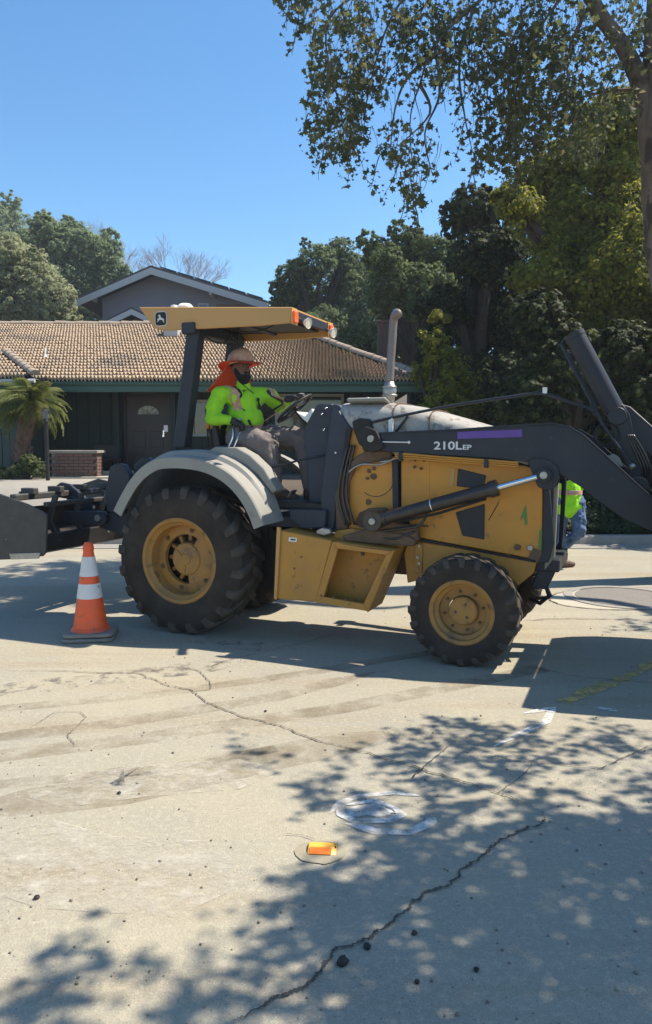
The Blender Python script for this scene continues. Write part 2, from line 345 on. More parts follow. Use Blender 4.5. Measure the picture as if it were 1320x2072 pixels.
def ribbon(name, px, width, m, z=.004, jit=0, sub=10, taper=True, ground=True, **k):
    P = [G(*q) if ground else Vector(q) for q in px]; Q = []
    for i in range(len(P) - 1):
        for j in range(sub): Q.append(P[i].lerp(P[i + 1], j / sub))
    Q.append(P[-1]); n = len(Q); V = []
    for i, p in enumerate(Q):
        d = (Q[min(i + 1, n - 1)] - Q[max(i - 1, 0)]); d.z = 0; d.normalize(); s = Vector((-d.y, d.x, 0))
        if jit: p = p + s * jit * (noise.noise((p.x * 6, p.y * 6, 3)) * 1.6 + noise.noise((p.x * 25, p.y * 25, 9)) + random.uniform(-.3, .3))
        e = min(1, min(i, n - 1 - i) / (n * .12 + 1) + .15) if taper else 1
        wd = width * e * (random.uniform(.45, 1.5) if jit else 1) / 2
        V += [(p.x - s.x * wd, p.y - s.y * wd, z), (p.x + s.x * wd, p.y + s.y * wd, z)]
    return tag(rawmesh(name, V, [(2 * i, 2 * i + 1, 2 * i + 3, 2 * i + 2) for i in range(n - 1)], m), kind='structure')
ribbon('tyre_track', [(-60, 1440), (300, 1408), (620, 1362), (1000, 1300)], .13, M['track'], .003, taper=False)
ribbon('tyre_track', [(-80, 1540), (300, 1493), (700, 1432), (1100, 1352)], .17, M['track'], .003, taper=False)
ribbon('tyre_track', [(-80, 1595), (300, 1560), (560, 1515)], .10, M['track'], .003, taper=False)
ribbon('tyre_track', [(-80, 1640), (250, 1600), (500, 1545), (800, 1480)], .3, M['track'], .003, taper=True)
ribbon('tyre_track', [(-80, 1500), (200, 1470), (560, 1410), (760, 1360)], .16, M['track'], .0028, taper=True)
ribbon('road_stain', [(-60, 1405), (200, 1375), (500, 1340)], .3, M['stain'], .0035)
ribbon('road_stain', [(180, 1580), (260, 1570), (300, 1600)], .22, M['stain'], .0035)
ribbon('road_stain', [(380, 1292), (470, 1305), (560, 1312)], .25, M['stain'], .0035)
ribbon('road_dust', [(60, 1610), (300, 1580), (560, 1560)], .35, M['pale'], .0036)
ribbon('road_dust', [(-40, 1700), (160, 1760), (500, 1780)], .5, M['pale'], .0036)
CR = [([(-20, 1357), (120, 1360), (285, 1364), (330, 1384), (390, 1400), (420, 1425), (500, 1455), (560, 1470), (640, 1500), (720, 1520), (850, 1556), (960, 1590), (1040, 1618), (1102, 1645)], .014, 'crack2'),
      ([(285, 1364), (345, 1350), (400, 1357), (428, 1382), (425, 1396), (390, 1402)], .012, 'crack2'),
      ([(400, 1357), (470, 1335), (525, 1322), (640, 1295), (760, 1262)], .010, 'crack2'),
      ([(1102, 1645), (1090, 1668), (1020, 1705), (985, 1725), (910, 1790), (850, 1822), (770, 1885), (700, 1925), (650, 1968), (600, 2010), (545, 2035), (470, 2075)], .019, 'crack'),
      ([(850, 1556), (835, 1575), (880, 1535), (920, 1505)], .009, 'crack'),
      ([(1000, 1612), (1040, 1585), (1080, 1548)], .007, 'crack2'),
      ([(960, 1527), (1050, 1542), (1140, 1548), (1220, 1558), (1335, 1500)], .009, 'crack'),
      ([(60, 1475), (110, 1443), (160, 1442), (176, 1452), (150, 1476)], .007, 'crack2'), ([(150, 1476), (135, 1490), (150, 1512)], .008, 'crack2'),
      ([(1060, 1256), (1150, 1252), (1330, 1256)], .02, 'crack2'), ([(1060, 1350), (1180, 1372), (1330, 1384)], .012, 'crack'),
      ([(575, 1690), (610, 1692), (640, 1702)], .006, 'crack2')]
for c, wd, m in CR: ribbon('road_crack', c, wd * .55, M[m], .0072, jit=wd * .9, sub=22)
# painted survey marks and the worn centre line
def arc(cx, cy, rx, ry, a0, a1, n=14): return [(cx + rx * math.cos(R(a)), cy - ry * math.sin(R(a))) for a in np.linspace(a0, a1, n)]
for c, wd in (([(668, 1648), (690, 1625), (730, 1612), (800, 1606), (850, 1612)], .035), ([(690, 1632), (760, 1622), (800, 1640), (815, 1650), (790, 1662), (720, 1664), (690, 1650), (688, 1634), (710, 1622)], .04),
              ([(700, 1650), (740, 1640), (790, 1650)], .09), ([(715, 1644), (760, 1634), (800, 1646)], .06), ([(700, 1668), (760, 1684), (830, 1686), (870, 1668), (880, 1655)], .05), ([(1060, 1445), (1120, 1434), (1105, 1462), (1000, 1512)], .05), ([(1204, 1434), (1230, 1436), (1250, 1441)], .05)):
    ribbon('paint_marking', c, wd, M['wpaint'], .0055, sub=6)
ribbon('yellow_line', [(1140, 1424), (1175, 1405), (1250, 1378), (1345, 1335)], .10, M['ypaint'], .0052, taper=False, jit=.012)
ring = [G(*q) for q in arc(1262, 1212, 148, 22, 0, 360, 40)]
sheet('concrete_patch', ring[:-1], .0045, M['patch'], kind='structure')
ribbon('road_crack', arc(1262, 1212, 150, 23, 20, 340, 30), .018, M['crack2'], .0075, jit=.01, sub=3)
mh = empty('manhole_cover', G(1262, 1209), label='round gritty manhole cover set in a pale concrete ring', cat='manhole cover')
mc = mh.location.copy(); pr = B(); pr.lathe([(0.0, .009), (.50, .009), (.50, .002)], 40, axis='z'); pr.build('cover_plate', M['iron'], mh)
pr = B(); pr.lathe([(.53, .002), (.53, .012), (.62, .012), (.62, .002)], 40, axis='z'); pr.build('cover_ring', M['kerb'], mh)
# loose stones and lumps of asphalt
V = []; Fc = []; base = np.array([(1, 0, 0), (-1, 0, 0), (0, 1, 0), (0, -1, 0), (0, 0, 1), (0, 0, -1)]); fo = np.array([(0, 2, 4), (2, 1, 4), (1, 3, 4), (3, 0, 4), (2, 0, 5), (1, 2, 5), (3, 1, 5), (0, 3, 5)])
for i in range(520):
    p = G(random.uniform(-40, 1360), 1200 + 880 * random.random() ** 1.6); r = random.choice((.0025, .003, .004, .004, .006, .008)); q = base * (r * rng.uniform(.6, 1.3, (6, 1))) @ np.array(Matrix.Rotation(random.random() * 6, 3, 'Z')); q[:, 2] *= .7
    Fc += (fo + len(V) * 1).tolist() if False else (fo + 6 * i).tolist(); V.append(q + np.array([p.x, p.y, r * .5]))
tag(rawmesh('loose_stones', np.concatenate(V), Fc, M['pebble']), kind='stuff', label='small loose stones scattered over the sunlit road')
lumps = [(694, 1952, .020, 'largest black asphalt lump in the tree shade beside the wide crack'), (745, 1920, .012, 'black asphalt lump just above the largest one by the wide crack'),
         (838, 1891, .010, 'black asphalt lump in the shade above the middle of the wide crack'), (965, 1966, .010, 'black asphalt lump alone in the dark shade at lower right'),
         (75, 1820, .011, 'dark asphalt lump on sunlit concrete near the lower left corner'), (241, 1607, .011, 'dark asphalt lump on sunlit concrete left of the tree shadow'),
         (844, 1991, .008, 'small black asphalt lump low in the deep shade'), (537, 1441, .009, 'dark asphalt lump beside the thin crack above the tyre track')]
for x, y, r, lb in lumps:
    b = B(); bmesh.ops.create_icosphere(b.b, subdivisions=2, radius=r)
    for v in b.b.verts: v.co *= 1 + .7 * noise.noise(v.co * 60 + Vector((x, y, 0))); v.co.z *= .7
    o = b.build('asphalt_lump', M['lump'], smooth=False, label=lb, cat='asphalt lump', group='black lumps of asphalt on the road'); o.location = G(x, y) + Vector((0, 0, r * .5))

# ------------------------------------------------------------ HOUSE
EY, FYW = 16.2, 17.7
eave_z = AY(400, 777, EY).z; RY = 21.6; ridge_z = AY(200, 661, RY).z
xl, xr = -11.5, AY(862, 777, EY).x
hipx = AY(560, 668, RY).x
house = empty('tiled_roof_house', (-3, 18, .9), label='low green house with a clay tile hip roof and dark front porch', cat='house')
hoff = house.location
wall = B()
wall.prism([(xl + .5, FYW + .06), (xr - .9, FYW + .06), (xr - .9, RY + 4), (xl + .5, RY + 4)], .9, eave_z + .28, axis='z')
wall = wall.build('wall', M['green'], house, off=hoff, smooth=False)
# siding boards
bb = B(); bb.box((0, 0, (eave_z - .9 - .05) / 2), (.255, .03, eave_z - .95)); board0 = bb.build('siding_board', M['green'], wall, bevel=.004); x = xl + .6; first = True
doorL, doorR = AY(258, 900, FYW).x, AY(345, 900, FYW).x
w1 = (AY(390, 812, FYW), AY(472, 880, FYW)); w2 = (AY(560, 800, FYW), AY(693, 905, FYW))
while x < xr - 1.0:
    if not (doorL - .1 < x < doorR + .1):
        o = board0 if first else copy_of(board0, wall); first = False
        o.location = Vector((x, FYW + .03 - (.012 if int(x * 9) % 3 == 0 else 0), .92)) - Vector(hoff)
    x += .27
ol = bpy.data.objects.new('projecting_wing', None)
b = B(); b.prism([(AY(0, 900, 16.6).x - 3, 16.6), (AY(63, 900, 16.6).x, 16.6), (AY(63, 900, 16.6).x, FYW), (AY(0, 900, 16.6).x - 3, FYW)], .9, eave_z + .1, axis='z')
wing = b.build('wing_wall', M['greenlt'], house, off=hoff, smooth=False, label='grey green wall of the projecting left wing'); bpy.data.objects.remove(ol)
for px in (-40, -22, -4, 12, 27, 42, 55):
    p = AY(px, 900, 16.57); b = B(); b.box((p.x, 16.585, (eave_z + .9) / 2 + .03), (.16, .025, eave_z - .98)); b.build('siding_board', M['greenlt'], wing, off=hoff - Vector(hoff) if False else (0, 0, 0), bevel=.004).location = -Vector(hoff)
# soffit, fascia, gutter
b = B(); b.box(((xl + xr) / 2, (EY + FYW) / 2 + .1, eave_z + .02), (xr - xl - .1, FYW - EY, .04)); b.build('soffit', M['green'], house, off=hoff, smooth=False)
b = B(); b.box(((xl + xr) / 2, EY + .03, eave_z - .075), (xr - xl, .05, .19)); b.build('fascia', M['gutter'], house, off=hoff, bevel=.005)
b = B(); b.tube([(xl, EY - .04, eave_z + .015), (xr, EY - .04, eave_z + .015)], .045, 8); b.build('roof_gutter', M['gutter'], house, off=hoff)
# porch floor, beam and posts
b = B(); b.box(((xl + xr) / 2, (EY + FYW) / 2, .93), (xr - xl - .4, 1.7, .08)); b.build('porch_floor', M['porch'], house, off=hoff, smooth=False)
for px in (238, 352, 712):
    b = B(); p = AY(px, 900, 17.2 if px > 300 else 17.4); b.box((p.x, p.y, (eave_z + .95) / 2), (.12, .12, eave_z - .95)); b.build('porch_post', M['green'], house, off=hoff, bevel=.006)
# door
dr = empty('front_door', (0, 0, 0)); dr.parent = house
dz1 = AY(300, 800, FYW).z; dz0 = .97
b = B(); b.box(((doorL + doorR) / 2, FYW - .01, (dz0 + dz1) / 2), (doorR - doorL, .06, dz1 - dz0)); b.build('door_leaf', M['door'], dr, off=hoff, bevel=.005)
b = B()
for xx in (doorL - .03, doorR + .03): b.box((xx, FYW - .03, (dz0 + dz1) / 2), (.07, .10, dz1 - dz0))
b.box(((doorL + doorR) / 2, FYW - .03, dz1 + .04), (doorR - doorL + .13, .10, .08)); b.build('door_frame', M['door'], dr, off=hoff, bevel=.005)
pc = AY(300, 838, FYW - .05); fr = .25
b = B(); pts = [(pc.x + fr * math.cos(t), pc.z + .8 * fr * math.sin(t)) for t in np.linspace(0, math.pi, 14)]; b.prism(pts, FYW - .055, FYW - .045); b.build('fanlight', mat('pale etched glass', (.42, .43, .36), .3, c2=(.2, .22, .2), scale=14, amt=.2), dr, off=hoff)
b = B()
for t in np.linspace(.2, math.pi - .2, 5): b.tube([(pc.x, FYW - .06, pc.z + .01), (pc.x + fr * math.cos(t), FYW - .06, pc.z + .8 * fr * math.sin(t))], .005, 5)
b.build('fanlight_bar', M['door'], dr, off=hoff)
for zz in (1.25, 1.78):
    for sx in (-1, 1): b = B(); b.box(((doorL + doorR) / 2 + sx * .21, FYW - .045, zz), (.30, .02, .38)); b.build('door_panel', M['door'], dr, off=hoff, bevel=.008)
p = AY(331, 882, FYW - .08); b = B(); b.cyl((p.x, FYW - .04, p.z), (p.x, FYW - .1, p.z), .025); b.box((p.x, FYW - .06, p.z + .07), (.03, .02, .14)); b.build('door_handle', M['chrome'], dr, off=hoff)
p = AY(346, 868, FYW - .05); b = B(); b.box((p.x, 17.1, p.z), (.09, .04, .15)); b.build('mailbox', M['white'], house, off=hoff, bevel=.005)
for (a_, c_), nm in ((w1, 'window'), (w2, 'window')):
    wn = empty('window'); wn.parent = house; x0, x1, z0, z1 = a_.x, c_.x, c_.z, a_.z; b = B()
    for xx in (x0, x1): b.box((xx, FYW - .03, (z0 + z1) / 2), (.07, .08, z1 - z0 + .07))
    for zz in (z0, z1): b.box(((x0 + x1) / 2, FYW - .031, zz), (x1 - x0 - .07, .078, .07))
    b.build('window_frame', M['winframe'], wn, off=hoff, bevel=.004)
    b = B(); b.box(((x0 + x1) / 2, FYW - .01, (z0 + z1) / 2), (x1 - x0 - .06, .02, z1 - z0 - .06)); b.build('window_pane', M['glass'], wn, off=hoff, smooth=False)
# bench and dark things on the porch
p = AY(215, 930, 17.3); b = B(); b.box((p.x, 17.3, 1.32), (.62, .34, .05)); b.box((p.x - .26, 17.3, 1.12), (.05, .3, .34)); b.box((p.x + .26, 17.3, 1.12), (.05, .3, .34)); b.box((p.x, 17.48, 1.5), (.62, .03, .3))
b.build('bench', M['door'], off=(p.x, 17.3, .97), bevel=.006, label='dark bench on the porch left of the front door', cat='bench').location = (p.x, 17.3, .97)
# roof
roof = B(); run = RY - EY; th = .05
roof.b.faces.new([roof.b.verts.new(q) for q in ((xl, EY, eave_z + .04), (xr, EY, eave_z + .04), (hipx, RY, ridge_z), (xl, RY, ridge_z))])
roof.b.faces.new([roof.b.verts.new(q) for q in ((xr, EY, eave_z + .04), (xr, RY * 2 - EY, eave_z + .04), (hipx, RY, ridge_z))])
roof.b.faces.new([roof.b.verts.new(q) for q in ((xr, RY * 2 - EY, eave_z + .04), (xl, RY * 2 - EY, eave_z + .04), (xl, RY, ridge_z), (hipx, RY, ridge_z))])
roof = roof.build('roof', M['shingle'], house, off=hoff, smooth=False)
def tiles(x0f, x1f, ea, eb, za, zb, rows, tw, mt, parent, dirx=(1, 0, 0), org=(0, 0, 0)):
    """S-shaped tiles on a slope from (ea,za) up to (eb,zb); x limits per height fraction"""
    Vv = []; Ff = []; K = 6; sl = math.hypot(eb - ea, zb - za); ny, nzv = -(zb - za) / sl, (eb - ea) / sl
    for r in range(rows):
        f0, f1 = r / rows, (r + 1) / rows + .25 / rows; a, b_ = x0f((f0 + f1) / 2), x1f((f0 + f1) / 2)
        c0, c1 = math.ceil(a / tw), math.floor(b_ / tw)
        for c in range(c0, c1):
            ox = random.uniform(-.008, .008); oz = random.uniform(-.006, .010); n0 = len(Vv)
            for e, (f, lift) in enumerate(((f0, .105), (f0, .055), (f1, .012))):
                for k in range(K + 1):
                    u = k / K; h = .034 * math.sin(u * 2 * math.pi) * (1 if e != 1 else 1) + (0 if e != 1 else -.03)
                    l = lift + h + oz
                    Vv.append((c * tw + u * tw + ox, ea + (eb - ea) * f + ny * l, za + (zb - za) * f + nzv * l))
            for e in range(2):
                for k in range(K):
                    i = n0 + e * (K + 1) + k; ii = n0 + (e + 1) * (K + 1) + k
                    if e == 0: Ff.append((i, i + 1, ii + 1, ii))
                    else: Ff.append((n0 + k, n0 + k + 1, ii + 1, ii))
    o = rawmesh('roof_tiles', np.array(Vv) - np.array(org), Ff, mt, parent, smooth=False); o['kind'] = 'stuff'; return o
tiles(lambda f: xl, lambda f: xr + (hipx - xr) * f, EY - .08, RY, eave_z + .05, ridge_z, 21, .083 * 1.9 / 2 * 1.02, M['tile'], roof, org=hoff)
# ridge and hip cap tiles
cb = B(); cb.sections([[(s * .34 - .17, .10 * math.cos(t) * (1 + .15 * s), .085 * math.sin(t) * (1 + .15 * s)) for t in np.linspace(0, math.pi, 7)] for s in (0, 1)], close=True)
cap0 = cb.build('ridge_tile', M['capt'], roof); first = True
def caps(p0, p1, lift=.07):
    global first
    p0, p1 = Vector(p0), Vector(p1); d = p1 - p0; n = int(d.length / .31); q = d.to_track_quat('X', 'Z').to_euler()
    for i in range(n):
        o = cap0 if first else copy_of(cap0, roof); first = False
        o.location = p0 + d * ((i + .5) / n) + Vector((0, 0, lift + random.uniform(-.01, .01))) - Vector(hoff); o.rotation_euler = (q.x, q.y + random.uniform(-.02, .02), q.z + random.uniform(-.03, .03))
caps((hipx, RY, ridge_z), (xl, RY, ridge_z)); caps((hipx, RY, ridge_z), (xr, EY, eave_z + .05), .10)
# lower left wing roof
wx1 = AY(72, 768, 15.8).x; wz = AY(40, 768, 15.8).z; wt = AY(0, 728, 17.6)
rw = B(); rw.b.faces.new([rw.b.verts.new(q) for q in ((-11, 15.8, wz), (wx1, 15.8, wz), (wx1 - 1.55, 18.0, wz + .75), (-11, 18.0, wz + .75))])
rw.b.faces.new([rw.b.verts.new(q) for q in ((wx1, 15.8, wz), (wx1, 17.9, wz + .05), (wx1 - 1.55, 18.0, wz + .75))])
rw = rw.build('wing_roof', M['shingle'], house, off=hoff, smooth=False)
tiles(lambda f: -10.5, lambda f: wx1 - 1.55 * f, 15.75, 18.0, wz + .02, wz + .75, 8, .08, M['tile'], rw, org=hoff)
p0, p1 = Vector((wx1 - 1.55, 18.0, wz + .78)), Vector((wx1, 15.8, wz + .03)); d = p1 - p0; q = d.to_track_quat('X', 'Z').to_euler()
for i in range(8): o = copy_of(cap0, rw); o.location = p0 + d * ((i + .5) / 8) + Vector((0, 0, .08)) - Vector(hoff); o.rotation_euler = q
b = B(); b.tube([(-10, 15.76, wz - .03), (wx1, 15.76, wz - .03)], .045, 8); b.build('roof_gutter', M['fascia'], house, off=hoff)
b = B(); b.box(((wx1 - 10) / 2, 15.84, wz - .12), (10 + wx1, .04, .16)); b.build('fascia', M['gutter'], house, off=hoff, smooth=False)
# vent pipe, skylight box, chimney
def roof_at(y): return eave_z + .1 + (ridge_z - eave_z) * (y - EY) / run
p = AY(92, 735, 17.9); b = B(); b.cyl((p.x, p.y, roof_at(17.9)), (p.x, p.y, roof_at(17.9) + .24), .022); b.cyl((p.x, p.y, roof_at(17.9) - .02), (p.x, p.y, roof_at(17.9) + .08), .07, 12, .03); b.build('vent_pipe', M['white'], roof, off=hoff)
p = AY(350, 690, 20.2); b = B(); b.box((p.x, 20.2, roof_at(20.2) + .14), (.36, .5, .42)); b.build('skylight_box', M['fascia'], roof, off=hoff, bevel=.01)
ch = AY(775, 700, 20.5); ct = AY(775, 655, 20.5).z
b = B(); b.box((ch.x, 20.5, (ct + 3) / 2), (.27, .4, ct - 3)); b.box((ch.x, 20.5, ct + .03), (.34, .47, .07)); b.build('chimney', mat('chimney brick', (.10, .055, .045), .95, c2=(.15, .10, .08), scale=14), roof, off=hoff, bevel=.008)

# brick planter and steps
pl = empty('brick_planter', AY(145, 967, 15.5), label='low red brick planter wall with pale coping in front of the porch', cat='planter')
po = pl.location.copy(); z0, z1 = .93, AY(145, 917, 15.5).z; x0, x1 = AY(103, 930, 15.5).x, AY(190, 930, 15.5).x
b = B(); b.box(((x0 + x1) / 2, 15.75, (z0 + z1) / 2), (x1 - x0 - .02, .46, z1 - z0)); b.build('planter_core', M['mortar'], pl, off=po, smooth=False)
b = B(); b.box((0, 0, 0), (.19, .10, .058)); br0 = b.build('brick', M['brick'], pl, bevel=.004, smooth=False); first = True; zz = z0 + .03; row = 0
while zz < z1 - .02:
    xx = x0 + (.10 if row % 2 else .0)
    while xx < x1 - .05:
        o = br0 if first else copy_of(br0, pl); first = False; o.location = Vector((xx + .09, 15.50, zz)) - po; xx += .2
    for k in range(2): o = copy_of(br0, pl, Vector((x1 + .0, 15.62 + k * .21, zz)) - po, (0, 0, R(90)))
    zz += .068; row += 1
b = B(); b.box(((x0 + x1) / 2 + .02, 15.72, z1 + .03), (x1 - x0 + .16, .60, .06)); b.build('coping', M['kerb'], pl, off=po, bevel=.008)
for k, (a_, zt) in enumerate(((0, .99), (.28, 1.08))):
    b = B(); b.box((AY(205, 950, 15.7).x + .12, 15.95 + a_, zt - .06), (.9 - a_ * .4, .34, .12)); b.build('porch_step', M['patch'], house, off=hoff, bevel=.01)

# lamp post
lp = empty('lamp_post', AY(97, 972, 14.6), label='short black lamp post with a lantern in front of the porch', cat='lamp post'); lo = lp.location.copy(); lt = AY(97, 850, 14.6).z
b = B(); b.cyl((lo.x, lo.y, .85), (lo.x, lo.y, lt), .04); b.cyl((lo.x, lo.y, lt - .03), (lo.x, lo.y, lt + .03), .06, 12, .04); b.build('post', M['black'], lp, off=lo)
b = B(); b.cyl((lo.x, lo.y, lt + .03), (lo.x, lo.y, lt + .17), .05, 6, .08); b.build('lantern_glass', M['lampglass'], lp, off=lo, smooth=False)
b = B(); b.cyl((lo.x, lo.y, lt + .17), (lo.x, lo.y, lt + .22), .11, 6, .03); b.ball((lo.x, lo.y, lt + .235), .02); b.build('lantern_cap', M['black'], lp, off=lo, smooth=False)

# far gabled house
FYH = 38.
fh = empty('gabled_house', (AY(315, 700, FYH).x, FYH, 3), label='tall lavender grey gabled house with solar panels behind the tiled roof', cat='house'); fo_ = fh.location.copy()
pk = AY(315, 552, FYH); le = AY(163, 618, FYH); re = AY(545, 622, FYH); wl = AY(208, 640, FYH).x; wr = AY(520, 640, FYH).x
b = B(); b.prism([(wl, 1), (wr, 1), (wr, re.z + .1), (pk.x, pk.z - .12), (wl, le.z + (pk.z - le.z) * (wl - le.x) / (pk.x - le.x) - .12)], FYH, FYH + 9); b.build('wall', M['stucco'], fh, off=fo_, smooth=False)
rf = B(); e = 1.0
for a_, c_ in ((le, pk), (pk, re)):
    rf.prism([(a_.x, a_.z + .02), (c_.x, c_.z + .02), (c_.x, c_.z + .14), (a_.x, a_.z + .14)], FYH - e, FYH + 9.3)
rf = rf.build('roof', M['shingle'], fh, off=fo_, smooth=False)
for a_, c_ in ((le, pk), (pk, re)):
    b = B(); b.prism([(a_.x, a_.z - .30), (c_.x, c_.z - .30), (c_.x, c_.z + .02), (a_.x, a_.z + .02)], FYH - e - .06, FYH - e + .003); b.build('barge_board', M['fascia'], rf, off=fo_, smooth=False)
dd = (re - pk)
for i in range(6):
    a_ = pk + dd * (.06 + i * .15); c_ = pk + dd * (.06 + i * .15 + .14); b = B(); b.prism([(a_.x, a_.z + .26), (c_.x, c_.z + .26), (c_.x, c_.z + .31), (a_.x, a_.z + .31)], FYH - .5, FYH + 3); b.build('solar_panel', M['solar'], rf, off=fo_, smooth=False)
for px in (195, 432): # roof beam ends
    p = AY(px, 608 if px < 300 else 600, FYH); b = B(); b.box((p.x, FYH - .5, p.z), (.12, 1.0, .2)); b.build('rafter_tail', M['fascia'], rf, off=fo_, smooth=False)
p = AY(412, 618, FYH); b = B(); b.box((p.x, FYH - .02, p.z - .4), (.52, .08, 1.0)); wf = b.build('window', M['fascia'], fh, off=fo_, smooth=False); b = B(); b.box((p.x, FYH - .06, p.z - .4), (.4, .04, .86)); b.build('window_pane', M['glass'], wf, off=fo_, smooth=False)
b = B(); p = AY(470, 628, FYH); b.box((p.x, FYH - .015, p.z - .6), (1.6, .03, 1.8)); b.build('wood_panel', mat('brown cladding', (.16, .12, .10), .9), fh, off=fo_, smooth=False)
# lower gable in front
FY2 = 31.; pk2 = AY(275, 636, FY2); l2 = AY(222, 662, FY2); r2 = AY(328, 662, FY2); ap = B()
gp = empty('porch_gable_house', (pk2.x, FY2, 2), label='small front gable peeping over the tiled ridge below the grey house', cat='house'); go = gp.location.copy()
ap.prism([(l2.x + .3, 1.5), (r2.x - .3, 1.5), (r2.x - .3, r2.z), (pk2.x, pk2.z - .15), (l2.x + .3, l2.z)], FY2, FY2 + 4); ap.build('wall', M['porch'], gp, off=go, smooth=False)
for a_, c_ in ((l2, pk2), (pk2, r2)):
    b = B(); b.prism([(a_.x, a_.z - .12), (c_.x, c_.z - .12), (c_.x, c_.z + .10), (a_.x, a_.z + .10)], FY2 - .7, FY2 - .62); b.build('barge_board', M['fascia'], gp, off=go, smooth=False)
    b = B(); b.prism([(a_.x, a_.z + .10), (c_.x, c_.z + .10), (c_.x, c_.z + .17), (a_.x, a_.z + .17)], FY2 - .7, FY2 + 4); b.build('roof', M['shingle'], gp, off=go, smooth=False)
# ============================================================ SKIP LOADER
LO = Vector(O); loader = empty('skip_loader', LO, -HEAD, label='yellow and charcoal skip loader tractor with canopy, box blade behind and loader arms in front', cat='tractor')
def mk(name, m, parent=loader, **k):
    return k
def mir(y): return 2 * MID - y
# ---- wheels: built at origin with outer face at y=0, width going +y
def wheel(name, r, wd, rim, lugs, rear):
    t = empty(name); t.parent = loader; b = B(); sh = r * .973
    prof = [(rim, wd * .14), (rim + .012, wd * .05), (rim + .05, wd * .012), (r * .80, 0.0), (r * .90, wd * .02), (sh * .985, wd * .085), (sh, wd * .2), (sh * 1.008, wd * .5), (sh, wd * .8), (sh * .985, wd * .915), (r * .90, wd * .98), (r * .80, wd), (rim + .05, wd * .988), (rim, wd * .86)]
    b.lathe(prof, 64); b.build('tyre', M['rubber'], t)
    lg = B(); h = r - sh + .012
    for sd in (0, 1):
        for k in range(lugs):
            a = 2 * math.pi * (k + .5 * sd) / lugs; secs = []
            for f, dr, tw, da in ((0.0, -.060 * r / .6, .7, -.02), (.03, -.015, .9, 0), (.10, .0, 1, .03), (.30, .0, .95, .16), (.54, .0, .85, .30)):
                y = wd * (f if sd == 0 else 1 - f); y += (-.006 if sd == 0 else .006) if f == 0 else 0
                aa = a + da * (.62 if rear else .8); hw = (math.pi * r / lugs) * .40 * tw; ro = r + dr + random.uniform(-.003, .003); ri = ro - h - .012
                tx, tz = -math.sin(aa), math.cos(aa); cx_, cz_ = math.cos(aa), math.sin(aa)
                secs.append([(cx_ * ri - tx * hw * 1.15, y, cz_ * ri - tz * hw * 1.15), (cx_ * ri + tx * hw * 1.15, y, cz_ * ri + tz * hw * 1.15), (cx_ * ro + tx * hw, y, cz_ * ro + tz * hw), (cx_ * ro - tx * hw, y, cz_ * ro - tz * hw)])
            lg.sections(secs)
    lg.build('tread_lugs', M['rubberdust'], t, bevel=.009, seg=2)
    b = B()
    if rear:
        b.lathe([(rim + .012, wd * .16), (rim + .018, wd * .045), (rim + .006, wd * .03), (rim - .014, wd * .05), (rim - .022, wd * .09), (rim - .05, wd * .14), (rim - .058, wd * .30), (rim - .063, wd * .36), (.222, wd * .33), (.218, wd * .42)], 56)
        b.build('rim', M['rimy'], t)
        b = B(); b.lathe([(.0, wd * .31), (.135, wd * .315), (.148, wd * .345), (.154, wd * .62), (.24, wd * .64)], 40); hub = b.build('hub', M['rimy'], t)
        b = B(); b.lathe([(0, wd * .295), (.045, wd * .298), (.05, wd * .312)], 20)
        for k in range(3): a = k * 2.09 + .5; b.box((.09 * math.cos(a), wd * .309, .09 * math.sin(a)), (.06, .012, .012), Matrix.Rotation(-a, 3, 'Y'))
        b.build('hub_boss', M['rimy'], t)
        for k in range(12):
            a = 2 * math.pi * k / 12 + .13; b = B(); b.box((.19 * math.cos(a), wd * .54, .19 * math.sin(a)), (.07, wd * .12, .034), Matrix.Rotation(-a, 3, 'Y')); b.build('hub_rib', M['rimy'], t, bevel=.004)
        b = B(); sec = [(r_ * math.cos(t_), r_ * math.sin(t_)) for r_, ts in ((.224, np.linspace(-1.35, 1.15, 16)), (.140, np.linspace(1.15, -1.35, 16))) for t_ in ts]; b.prism(sec, wd * .342, wd * .40); b.build('hub_web', M['rimy'], t)
        b = B(); b.lathe([(.155, wd * .60), (.30, wd * .61), (.30, wd * .66)], 30); b.build('dark_backing', M['black'], t)  # black ring that paints in the shadowed gaps between the ribs
        for k in range(6):
            a = 2 * math.pi * k / 6 + .42; b = B(); b.torus((0, 0, 0), .017, .006, Matrix.Rotation(R(90), 3, 'X'), 16, 6); b.cyl((0, .003, 0), (0, -.006, 0), .010, 6)
            b.build('wheel_bolt', M['rust'], t).location = (.262 * math.cos(a), wd * .34, .262 * math.sin(a))
        b = B(); b.tube([(rim - .06, wd * .32, .0), (rim - .05, wd * .2, .0)], .006, 6); b.build('valve', M['rust'], t).rotation_euler = (0, R(-80), 0)
    else:
        b.lathe([(rim + .010, wd * .16), (rim + .016, wd * .05), (rim + .004, wd * .03), (rim - .016, wd * .06), (rim - .024, wd * .14), (rim - .05, wd * .20), (rim - .055, wd * .34), (.115, wd * .36)], 48)
        b.build('rim', M['rimy'], t)
        b = B(); b.lathe([(0, wd * .20), (.096, wd * .205), (.108, wd * .235), (.110, wd * .40)], 36); hub = b.build('hub', M['rimy'], t)
        for k in range(3): a = k * 2.094 + 1.2; b = B(); b.lathe([(0, -.004), (.011, -.004), (.013, .004)], 10, c=(.055 * math.cos(a), wd * .20, .055 * math.sin(a))); b.build('hub_plug', M['rust'], t)
        for k in range(8): a = k * math.pi / 4 + .2; b = B(); b.cyl((.147 * math.cos(a), wd * .35, .147 * math.sin(a)), (.147 * math.cos(a), wd * .27, .147 * math.sin(a)), .011, 6); b.build('wheel_bolt', M['rust'], t)
    return t
